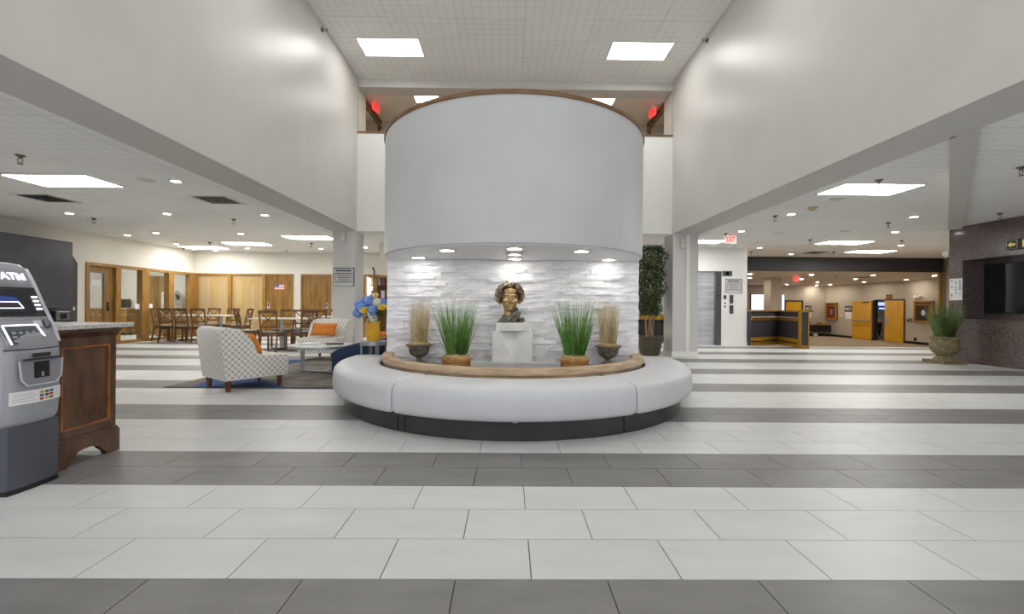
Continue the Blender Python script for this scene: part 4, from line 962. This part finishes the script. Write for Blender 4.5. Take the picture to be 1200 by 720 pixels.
# keypad well with lit border
MK = fmat(-.02, .915, .006)
facet('keypad_well', [(-.115, -.065), (-.13, .05), (.05, .05), (.085, -.065)], 'atm_base', 0, MK)
m = MB()
for a, b_ in (((-.115, -.065), (-.13, .05)), ((-.13, .05), (.05, .05)), ((.05, .05), (.085, -.065))): m.bar((*a, .004), (*b_, .004), .006, .006)
o = m.build('lit_border', 'key_light', t); o.matrix_local = MK
for r_ in range(3):
    for c_ in range(4):
        o = B(-.010, .010, -.007, .007, 0, .004).build('key', 'aluminium', t, bevel=.001); o.matrix_local = MK @ T(-.085+c_*.035, -.045+r_*.024, .002)
o = MB().ell((0, 0, .0), (.02, .032, .014)).build('card_reader', 'steel_dark', t, smooth='all'); o.matrix_local = fmat(.10, .965, .012)
o = B(-.022, .022, -.02, .02, 0, .006).build('receipt_slot', 'atm_light', t, bevel=.003); o.matrix_local = fmat(.045, .967, .006)
on_front(-.156, .158, .822, .828, .0015, 12, 1).build('seam', 'black', t)
MD = fmat(0, .70, .006)
facet('dispenser_panel', [(-.12, .06), (-.11, -.05), (-.08, -.085), (.08, -.085), (.11, -.05), (.12, .06)], 'atm_panel', 0, MD)
m = MB()
for a, b_ in (((-.12, .06), (-.11, -.05)), ((-.11, -.05), (-.08, -.085)), ((-.08, -.085), (.08, -.085)), ((.08, -.085), (.11, -.05)), ((.11, -.05), (.12, .06))): m.bar((*a, .002), (*b_, .002), .008, .006)
o = m.build('dispenser_border', 'atm_light', t); o.matrix_local = MD
o = B(-.1, .1, .062, .072, 0, .02).build('dispenser_lip', 'sign_dark', t); o.matrix_local = MD
o = B(-.042, .042, -.045, .05, .0015, .004).build('cash_slot', 'black', t); o.matrix_local = MD
o = B(-.006, .006, -.04, -.012, .004, .008).build('slot_tab', 'aluminium', t); o.matrix_local = MD
o = B(-.05, .05, .078, .10, .001, .004).build('brand_plate', 'sign_dark', t); o.matrix_local = MD
on_front(-.14, .142, .51, .585, .003, 10, 3, .004).build('sticker_strip', 'paper', t, smooth=True)
for k, (y, z, m_) in enumerate([(0.005+.03*i, .527+.02*j, ('red_ink', 'blue_ink', 'wood_yellow', 'ink', 'flower_leaf')[(i*2+j) % 5]) for i in range(3) for j in range(3)]):
    facet('logo_patch', [(-.010, -.007), (-.010, .007), (.010, .007), (.010, -.007)], m_, 0, fmat(y, z, .005))
for y0_, y1_ in ((-.13, -.02), (.09, .135)):
    for k in range(4): on_front(y0_, y1_-.01*(k % 2), .525+k*.014, .530+k*.014, .0045, 4, 1, .002).build('print_line', 'sign_face', t)
o = B(-.004, .004, -.012, .012, 0, .003).build('key_lock', 'black', t); o.matrix_local = fmat(.145, .63, .004)

# ------------------------------------------------------------------ wooden counter with granite top
t = thing('wooden_counter', 'dark carved wooden counter behind the cash machine', 'counter', (0, 0, 0))
X1 = -2.92; Y0_, Y1_ = 2.835, 3.33
B(-5.6, X1-.03, Y0_+.02, Y1_-.02, .10, .90).build('carcass', 'wood_counter', t)
ep = MB(); MY = Matrix(((0, 0, 1, 0), (1, 0, 0, 0), (0, 1, 0, 0), (0, 0, 0, 1)))       # prism (y, z) extruded along x
arch = [(Y0_, 0), (Y0_+.10, 0), (Y0_+.115, .03), (Y0_+.15, .06)] + [(3.0825+.095*math.cos(PI-PI*i/8), .06+.035*math.sin(PI*i/8)) for i in range(1, 8)] + [(Y1_-.15, .06), (Y1_-.115, .03), (Y1_-.10, 0), (Y1_, 0), (Y1_, .165), (Y0_, .165)]
ep.prism(arch, X1-.03, X1+.012, MY).build('bracket_foot', 'wood_counter', t)
MB().prism([(Y0_, .165), (Y1_, .165), (Y1_-.02, .19), (Y0_+.02, .19)], X1-.03, X1+.006, MY).build('base_moulding', 'wood_counter', t)
B(X1-.03, X1, Y1_-.07, Y1_-.02, .19, .86).build('stile', 'wood_counter', t, bevel=.003); B(X1-.03, X1, Y0_+.02, Y0_+.07, .19, .86).build('stile', 'wood_counter', t, bevel=.003)
B(X1-.03, X1, Y0_+.07, Y1_-.07, .19, .245).build('rail', 'wood_counter', t, bevel=.003); B(X1-.03, X1, Y0_+.07, Y1_-.07, .80, .86).build('rail', 'wood_counter', t, bevel=.003)
B(X1-.03, X1-.012, Y0_+.08, Y1_-.08, .255, .79).build('centre_panel', 'wood_counter', t)
MB().box(X1-.014, X1+.001, Y1_-.083, Y1_-.07, .245, .80).box(X1-.014, X1+.001, Y0_+.07, Y0_+.083, .245, .80).box(X1-.014, X1+.001, Y0_+.083, Y1_-.083, .245, .256).box(X1-.014, X1+.001, Y0_+.083, Y1_-.083, .789, .80).build('worn_bead', 'wood_counter_edge', t)
cm = [(0, .86), (.008, .86), (.012, .875), (.03, .895), (.04, .905), (.04, .918), (0, .918)]
MB().sweep([[(X1-.03+o_, y-.02*0, z) for o_, z in cm] for y in (Y0_-.0, Y1_+.02)]).build('crown_moulding', 'wood_counter', t)
B(-5.6, X1-.03, Y1_-.02, Y1_+.02, .86, .918).build('crown_return', 'wood_counter', t)
for x in (-5.55, -4.3): B(x, x+.12, Y0_+.04, Y1_-.04, 0, .10).build('foot', 'wood_counter', t)
MB().prism([(-5.65, Y0_-.0), (X1+.03, Y0_-.0), (X1+.03, Y1_+.10), (X1-.02, Y1_+.14), (-5.65, Y1_+.14)], .918, .948).build('granite_top', 'granite_top', t, bevel=.004)

# ------------------------------------------------------------------ charcoal serving station on the left wall
t = thing('wall_hood', 'large charcoal hooded cabinet fixed to the left wall', 'cabinet', (0, 0, 0))
B(-10.5, -10.0, 7.6, 10.19, .97, 2.485).build('hood', 'charcoal_gloss', t, bevel=.008)
MB().prism([(7.6, 0.64), (10.72, 0.64), (10.72, 2.05), (10.45, 2.43), (7.6, 2.43)], -10.5, -10.4, MY).build('back_panel', 'charcoal', t)
for y in (8.2, 9.3): MB().lathe([(.012, 0), (.012, .02)], 8, M=T(-9.999, y, 2.44) @ RY(PI/2)).build('bolt', 'steel_dark', t)
MB().box(-10.02, -9.98, 10.19, 10.23, .93, 1.0).build('latch', 'steel', t)
t = thing('serving_counter', 'low charcoal serving counter under the hooded cabinet', 'counter', (0, 0, 0))
B(-10.4, -9.85, 7.6, 10.62, 0, .60).build('base_cabinet', 'charcoal', t); B(-10.4, -9.82, 7.6, 10.65, .60, .635).build('worktop', 'granite_top', t)
for k in range(4): B(-9.86, -9.84, 7.63+k*.75, 8.35+k*.75, .08, .57).build('door', 'charcoal_gloss', t, bevel=.005)
t = thing('waffle_maker', 'black and steel waffle maker under the charcoal hood', 'appliance', (-10.1, 9.95, .635)); B(-.16, .16, -.17, .17, 0, .06).build('foot_plate', 'black', t); B(-.14, .14, -.15, .15, .06, .27).build('body', 'steel_dark', t, bevel=.015); B(.14, .15, -.07, .07, .1, .22).build('control_panel', 'black', t); MB().tube([(.15, 0, .16), (.2, 0, .16)], .015, 8).build('handle', 'black', t)

# ------------------------------------------------------------------ rug
t = thing('area_rug', 'taupe and blue abstract rug under the lounge chairs', 'rug', (0, 0, 0))
rx0, rx1, ry0, ry1 = -4.47, -1.4, 5.76, 8.7
B(rx0, rx1, ry0, ry1, .0005, .008).build('pile', 'rug_taupe', t)
B(rx0, rx1, ry0, ry0+.035, .008, .010).build('edge_binding', 'rug_edge', t)
MB().prism([(-4.15, ry0+.035), (-2.9, ry0+.035), (-3.3, 6.2), (-3.9, 6.75), (-4.3, 6.9)], .008, .0095).build('blue_patch', 'rug_blue', t)
MB().prism([(-4.47, 6.9), (-4.1, 7.0), (-3.9, 8.7), (-4.47, 8.7)], .008, .0095).build('blue_patch', 'rug_blue', t)

# ------------------------------------------------------------------ patterned slipper chairs
def slipper(label, loc, rz):
    t = thing('slipper_chair', label, 'armchair', loc, rz, 'patterned slipper chairs')
    side = [(-.36, .15), (.40, .15), (.41, .38), (.39, .42), (.34, .435), (.04, .43), (.01, .46), (-.03, .56), (-.07, .65), (-.13, .73), (-.21, .785), (-.31, .805), (-.37, .805), (-.41, .79), (-.43, .75), (-.42, .6)]
    secs = []
    for i, x in enumerate((-.39, -.385, -.37, -.35, 0, .35, .37, .385, .39)):
        f = {0: .955, 1: .972, 2: .992, 3: 1, 4: 1, 5: 1, 6: .992, 7: .972, 8: .955}[i]
        secs.append([(x, -.0+y*f, .45+(z-.45)*f) for y, z in side])
    MB().sweep(secs).build('upholstered_body', 'trellis_fabric', t, smooth=True, uv=True)
    for sx in (-1, 1):
        for y in (-.30, .32):
            MB().lathe([(.026, .0105), (.040, .155)], 4, c=(sx*.30, y, 0), M=None).build('leg', 'wood_leg', t)
    return t
slipper('patterned slipper chair with its back to the dining tables side on the rug edge', (-3.50, 5.88, 0), math.radians(-37.4))
bpy.data.objects['slipper_chair']['label'] = 'patterned slipper chair on the front edge of the rug'
slipper('patterned slipper chair beyond the coffee table, facing it', (-3.70, 9.0, 0), math.radians(180-6))
def pillow(label, loc, rot, w, h, d):
    m = MB(); bm = m.bm; nx, nz = 10, 8; fr, bk = {}, {}
    for i in range(nx+1):
        for k in range(nz+1):
            u, v = i/nx*2-1, k/nz*2-1; th = d/2*((1-u**4)*(1-v**4))**.6; pin = 1-.05*(1-abs(u))*0
            x, z = u*w/2*(1-.06*(1-abs(v))*abs(u)), v*h/2*(1-.06*(1-abs(u))*abs(v))
            fr[i, k] = bm.verts.new((x, -th, z)); bk[i, k] = fr[i, k] if (i in (0, nx) or k in (0, nz)) else bm.verts.new((x, th, z))
    for i in range(nx):
        for k in range(nz):
            bm.faces.new((fr[i, k], fr[i+1, k], fr[i+1, k+1], fr[i, k+1])); bm.faces.new((bk[i, k+1], bk[i+1, k+1], bk[i+1, k], bk[i, k]))
    o = tag(m.build('throw_pillow', 'orange', smooth='all'), label, 'pillow'); o.matrix_world = T(*loc) @ rot; return o
a = math.radians(-37.4)
c, s = math.cos(a), math.sin(a)
def rel(base, x, y, z): return (base[0]+x*c-y*s, base[1]+x*s+y*c, z)
pillow('orange throw pillow leaning on the slipper chair at the rug edge', rel((-3.50, 5.88), .08, .03, .585), RZ(a) @ RX(.42), .46, .30, .12)
pillow('orange lumbar pillow on the slipper chair beyond the coffee table', (-3.69, 8.86, .60), RZ(math.radians(-6)) @ RX(-.42), .52, .27, .12)

# ------------------------------------------------------------------ coffee table, sofa, end table, vase
t = thing('coffee_table', 'round grey coffee table with flat metal legs', 'table', (-2.98, 7.1, .0105))
MB().lathe([(.48, .40), (.50, .405), (.50, .445), (.475, .45)], 48).build('apron', 'aluminium', t, smooth=True); MB().lathe([(.472, .446), (.472, .4535)], 48).build('top', 'grey_top', t)
for k, a_ in enumerate((165, 75, -15)):
    a_ = math.radians(a_)
    x, y = .37*math.cos(a_), .37*math.sin(a_)
    o = MB().box(-.03, .03, -.012, .012, 0, .405).build('leg', 'aluminium', t); o.location = (x, y, 0); o.rotation_euler = (0, 0, a_+.6)
    MB().bar((x, y, .015), (0, 0, .015), .05, .02).build('floor_bar', 'aluminium', t)
tag(MB().box(-.15, .15, -.11, .11, 0, .012).box(-.13, .14, -.10, .09, .012, .02).build('magazine', 'off_white'), 'pale magazine lying open on the coffee table', 'magazine').location = (-3.12, 7.05, .465)
o = tag(B(-.13, .13, -.09, .09, 0, .016).build('folder', 'ink'), 'dark folder on the coffee table beside the magazine', 'folder'); o.location = (-2.78, 7.1, .465); o.rotation_euler = (0, 0, .4)
# curved navy loveseat: shell follows a tub plan, opening towards the coffee table
t = thing('curved_sofa', 'navy blue curved tub sofa beside the coffee table', 'sofa', (0, 0, 0))
plan = []
cx_, cy_ = -1.55, 7.62
for i in range(31):
    u = i/30
    if u < .3: v = u/.3; p, n_, hh_ = (-2.52+(1.02)*v, 6.35+.02*v), (0, -1), .42+.25*v**.6
    elif u < .7:
        a_ = -PI/2+PI*(u-.3)/.4; p, n_, hh_ = (-1.50+.62*math.cos(a_), 7.07+.70*math.sin(a_)), (math.cos(a_), math.sin(a_)), .67+.07*math.sin(PI*(u-.3)/.4)
    else: v = (u-.7)/.3; p, n_, hh_ = (-1.50-1.02*v, 7.77+.02*v), (0, 1), .42+.25*max(0, 1-v)**.6
    plan.append((p, n_, hh_))
secs = []
for p, n_, hh_ in plan:
    q = []
    for o_, z in ((.0, .06), (.015, .2), (.02, hh_-.05), (.005, hh_-.012), (-.04, hh_), (-.10, hh_), (-.145, hh_-.015), (-.16, hh_-.05), (-.16, .06)): q.append((p[0]+n_[0]*o_, p[1]+n_[1]*o_, z))
    secs.append(q)
MB().sweep(secs).build('tub_back', 'navy', t, smooth=True)
MB().prism([(-2.40, 6.54), (-1.55, 6.55), (-1.20, 6.71), (-1.07, 7.07), (-1.20, 7.43), (-1.55, 7.59), (-2.40, 7.60)], .12, .43).build('seat_cushion', 'navy', t, bevel=.03)
for x, y in ((-2.4, 6.45), (-2.4, 7.68), (-1.3, 6.6), (-1.3, 7.55)): MB().cyl((x, y, .0105), .025, .07, 10).build('leg', 'wood_leg', t)
pillow('orange throw pillow on the navy curved sofa', (-2.15, 7.48, .545), RZ(.3) @ RX(-.35), .36, .22, .12)
t = thing('end_table', 'small round metal end table holding the flower vase', 'table', (-1.83, 6.03, .0105))
MB().lathe([(.165, .54), (.18, .545), (.18, .595), (.165, .60)], 32).build('top', 'aluminium', t, smooth=True); MB().lathe([(.163, .599), (.163, .603)], 32).build('inset', 'grey_top', t)
for k in range(4):
    a_ = PI/4*.7+k*PI/2; o = B(-.025, .025, -.008, .008, 0, .55).build('leg', 'aluminium', t); o.location = (.165*math.cos(a_), .165*math.sin(a_), 0); o.rotation_euler = (0, 0, a_+PI/2)
MB().lathe([(.14, .0), (.155, .0), (.155, .02), (.14, .02), (.14, 0)], 28, cap=False).build('foot_ring', 'aluminium', t)
t = thing('gold_vase', 'square gold vase on the end table', 'vase', (-1.83, 6.0, .6145), .32)
MB().prism([(-.085, -.085), (.085, -.085), (.085, .085), (-.085, .085)], 0, .27).build('body', 'gold', t, bevel=.006); MB().box(-.075, .075, -.075, .075, .27, .275).build('opening', 'black', t)
t = thing('flower_bouquet', 'blue yellow and white flower bouquet in the gold vase', 'flowers', (-1.83, 6.0, .86))
rf = random.Random(9)
def bloom(x, y, z, r, m_, kind):
    m = MB()
    if kind == 'hydrangea':
        for i in range(46):
            p = Vector((rf.gauss(0, 1), rf.gauss(0, 1), rf.gauss(0, 1))).normalized(); q = p.to_track_quat('Z', 'Y').to_matrix().to_4x4(); s_ = r*.34
            for k in range(4):
                M = T(*(p*r*rf.uniform(.85, 1.05))) @ q @ RZ(k*PI/2); m.quad(M @ Vector((0, 0, 0)), M @ Vector((s_*.6, -s_*.4, .004)), M @ Vector((s_, 0, 0)), M @ Vector((s_*.6, s_*.4, .004)))
        m.ell((0, 0, 0), (r*.85,)*3, 2)
    else:
        for ring, (n_, rr_, tl) in enumerate(((5, .35, .25), (7, .65, .7), (9, .95, 1.15))):
            for k in range(n_):
                M = RZ(2*PI*k/n_+ring*.4) @ RY(tl); s_ = r*rr_; m.quad(M @ Vector((0, -s_*.25, 0)), M @ Vector((s_*.1, -s_*.55, s_)), M @ Vector((s_*.1, s_*.55, s_)), M @ Vector((0, s_*.25, 0)))
        m.ell((0, 0, r*.3), (r*.5, r*.5, r*.45), 2)
        bmesh.ops.transform(m.bm, matrix=RX(.7), verts=m.bm.verts)
    o = m.build('bloom', m_, t); o.location = (x, y, z)
for x, y, z, r, m_, kd in ((-.13, -.10, .20, .075, 'flower_blue', 'hydrangea'), (-.06, -.02, .29, .085, 'flower_blue', 'hydrangea'), (.03, -.14, .17, .07, 'flower_blue', 'hydrangea'), (.15, -.02, .27, .06, 'flower_blue', 'hydrangea'), (-.20, -.02, .13, .07, 'flower_blue', 'hydrangea'), (-.20, 0.0, .25, .06, 'flower_blue', 'hydrangea'),
        (-.07, -.17, .16, .062, 'flower_yellow', 'rose'), (.16, -.12, .20, .06, 'flower_yellow', 'rose'), (.01, .02, .36, .06, 'flower_cream', 'rose'), (.07, -.06, .27, .07, 'flower_white', 'hydrangea'), (.04, -.10, .06, .055, 'flower_white', 'hydrangea'), (.0, .1, .25, .07, 'flower_blue', 'hydrangea')): bloom(x, y, z, r, m_, kd)
m = MB()
for i in range(150):
    a_ = rf.uniform(0, 2*PI); z_ = rf.uniform(.0, .2); r_ = rf.uniform(.04, .17)*(.5+z_*3); M = T(r_*math.cos(a_), r_*math.sin(a_)-.03, z_) @ RZ(a_-PI/2) @ RX(rf.uniform(-.6, .8)); s_ = rf.uniform(.04, .075)
    m.quad(M @ Vector((0, 0, 0)), M @ Vector((-.3*s_, .5*s_, .0)), M @ Vector((0, 1.1*s_, -.2*s_)), M @ Vector((.3*s_, .5*s_, .0)))
stuff(m.build('leaves', 'flower_leaf', t))
m = MB()
for i in range(10): a_ = i*.63; m.tube([(.04*math.cos(a_), .04*math.sin(a_), -.0), (.11*math.cos(a_), .11*math.sin(a_)-.03, .2)], .005, 5)
m.build('stems', 'flower_leaf', t)

# ------------------------------------------------------------------ dining tables and cross-back chairs
def make_chair():
    t = thing('dining_chair', 'x', 'chair')
    MB().prism([(-.19, -.2), (.19, -.2), (.215, .22), (-.215, .22)], .43, .455).build('seat_frame', 'wood_dark', t, bevel=.006)
    MB().prism([(-.185, -.19), (.185, -.19), (.205, .21), (-.205, .21)], .455, .485).build('seat_pad', 'seat_grey', t, bevel=.012)
    for s_ in (-1, 1):
        MB().tube([(s_*.19, -.26, .0), (s_*.185, -.205, .3), (s_*.183, -.195, .45), (s_*.19, -.225, .7), (s_*.195, -.29, .985)], .021, 4).build('back_post', 'wood_dark', t)
        MB().bar((s_*.195, .205, 0), (s_*.195, .2, .43), .036, .036, (0, 1, 0)).build('leg', 'wood_dark', t)
    def bp(x, z): return (x, -.195-.095*((z-.45)/.535)**1.3, z)
    MB().bar(bp(-.2, .96), bp(.2, .96), .022, .06).build('top_rail', 'wood_dark', t); MB().bar(bp(-.19, .60), bp(.19, .60), .02, .045).build('lower_rail', 'wood_dark', t)
    for s_ in (-1, 1): MB().bar(bp(s_*.175, .615), bp(-s_*.175, .94), .016, .035, (0, 1, .1)).build('cross_slat', 'wood_dark', t)
    for s_ in (-1, 1): MB().bar((s_*.188, -.2, .40), (s_*.195, .2, .40), .02, .05).build('apron', 'wood_dark', t)
    return t
proto = None
def chair(x, y, deg, label, group):
    global proto
    if proto is None: proto = make_chair(); o = proto
    else: o = copy_tree(proto)
    o.location = (x, y, 0); o.rotation_euler = (0, 0, math.radians(deg)); o.scale = (.95, .95, .97); o['label'] = label; o['group'] = group
def table(x, y, w, d, label, rz=0):
    t = thing('dining_table', label, 'table', (x, y, 0), rz)
    B(-w/2, w/2, -d/2, d/2, .735, .765).build('top', 'table_white', t, bevel=.006)
    for s_ in ((-1, 1) if w > 1.5 else (0,)):
        cx = s_*w*.28; MB().cyl((cx, 0, .03), .04, .705, 16).build('column', 'aluminium', t, smooth=True); MB().box(cx-.25, cx+.25, -.04, .04, 0, .03).box(cx-.04, cx+.04, -.25, -.04, 0, .03).box(cx-.04, cx+.04, .04, .25, 0, .03).build('base', 'sign_dark', t)
la, ga = 'dark wood cross-back dining chair at the long table by the glazed partition', 'chairs at the long dining table'
table(-9.05, 13.2, 1.75, .7, 'long white topped dining table by the glazed partition')
la1, la2 = 'dark wood cross-back chair on the lounge side of the long dining table', 'dark wood cross-back chair on the wood panel side of the long dining table'
for x, y, dg, lb_ in ((-10.14, 13.1, -82, 'dark wood cross-back chair at the glazed partition end of the long dining table'), (-9.62, 12.66, 2, la1), (-9.17, 12.66, -3, la1), (-8.72, 12.68, 3, la1), (-9.35, 13.82, 178, la2), (-8.74, 13.8, 176, la2), (-8.0, 13.25, 98, 'dark wood cross-back chair at the end of the long table facing the partition')): chair(x, y, dg, lb_, ga)
lb, gb = 'dark wood cross-back dining chair at the table nearest the slipper chairs', 'chairs at the small dining table'
table(-5.55, 10.85, 1.2, .72, 'white topped dining table nearest the slipper chairs')
lb2 = 'dark wood cross-back chair on the far wall side of the small dining table'
for x, y, dg, lb_ in ((-6.3, 10.75, -72, 'dark wood cross-back chair at the end of the small table facing the left column'), (-5.42, 10.2, 4, 'dark wood cross-back chair of the small table directly behind the coffee table'), (-4.85, 10.5, 55, 'dark wood cross-back chair turned at the column end of the small table'), (-5.85, 11.5, 180, lb2), (-5.3, 11.52, 176, lb2)): chair(x, y, dg, lb_, gb)
lc, gc = 'dark wood cross-back dining chair beside the left column', 'chairs beside the left column'
table(-4.95, 12.75, 1.0, .72, 'white topped dining table beside the left column')
for x, y, dg in ((-5.6, 12.2, 6), (-5.05, 12.15, -6), (-5.3, 13.4, 180)): chair(x, y, dg, lc, gc)

# ------------------------------------------------------------------ person seated in the meeting room, seen from behind
t = thing('person', 'person in a pale pink shirt seated inside the meeting room', 'person', (19.38, 22.9, -.405), math.radians(-42)); t.scale = (.95,)*3
m = MB()
m.ell((0, 0, .55), (.19, .15, .14)); m.tube([(0, 0, .55), (0, .02, .75), (0, .05, .95), (0, .06, 1.02)], [.165, .16, .18, .10], 14); m.ell((0, .04, .97), (.21, .10, .07))
for s_ in (-1, 1):
    m.tube([(s_*.1, .05, .53), (s_*.11, .42, .52)], [.085, .065], 10); m.tube([(s_*.11, .42, .52), (s_*.11, .44, .08)], [.062, .04], 10); m.ell((s_*.11, .50, .045), (.045, .11, .04))
    m.tube([(s_*.20, .05, .96), (s_*.25, .12, .72)], [.055, .045], 10); m.tube([(s_*.25, .12, .72), (s_*.14, .36, .72)], [.043, .03], 10); m.ell((s_*.12, .42, .72), (.04, .06, .022))
m.tube([(0, .05, 1.0), (0, .06, 1.12)], [.055, .05], 10); m.ell((0, .075, 1.22), (.075, .095, .115))
remesh(m, 'body', 'shirt_pink', t, .014, 3)
m = MB(); m.ell((0, .055, 1.25), (.085, .095, .105)); remesh(m, 'hair', 'hair_brown', t, .014, 1)
m = MB(); m.ell((0, 0, .55), (.2, .16, .12))
for s_ in (-1, 1): m.tube([(s_*.1, .05, .53), (s_*.11, .42, .52)], [.094, .074], 10); m.tube([(s_*.11, .42, .52), (s_*.11, .44, .1)], [.071, .05], 10)
remesh(m, 'trousers', 'trousers', t, .014, 2)
t = thing('office_chair', 'black office chair under the seated person', 'chair', (19.38, 22.9, -.405), math.radians(-42)); B(-.24, .24, -.22, .25, .36, .42).build('seat', 'black', t, bevel=.02); B(-.22, .22, -.26, -.20, .45, .8).build('backrest', 'black', t, bevel=.02); MB().cyl((0, 0, .06), .03, .3, 10).build('post', 'black', t)
for k in range(5): MB().bar((0, 0, .05), (.28*math.cos(k*1.257), .28*math.sin(k*1.257), .03), .04, .04).build('foot', 'black', t)
B(-.02, .02, -.24, -.20, .38, .5).build('back_stem', 'black', t)
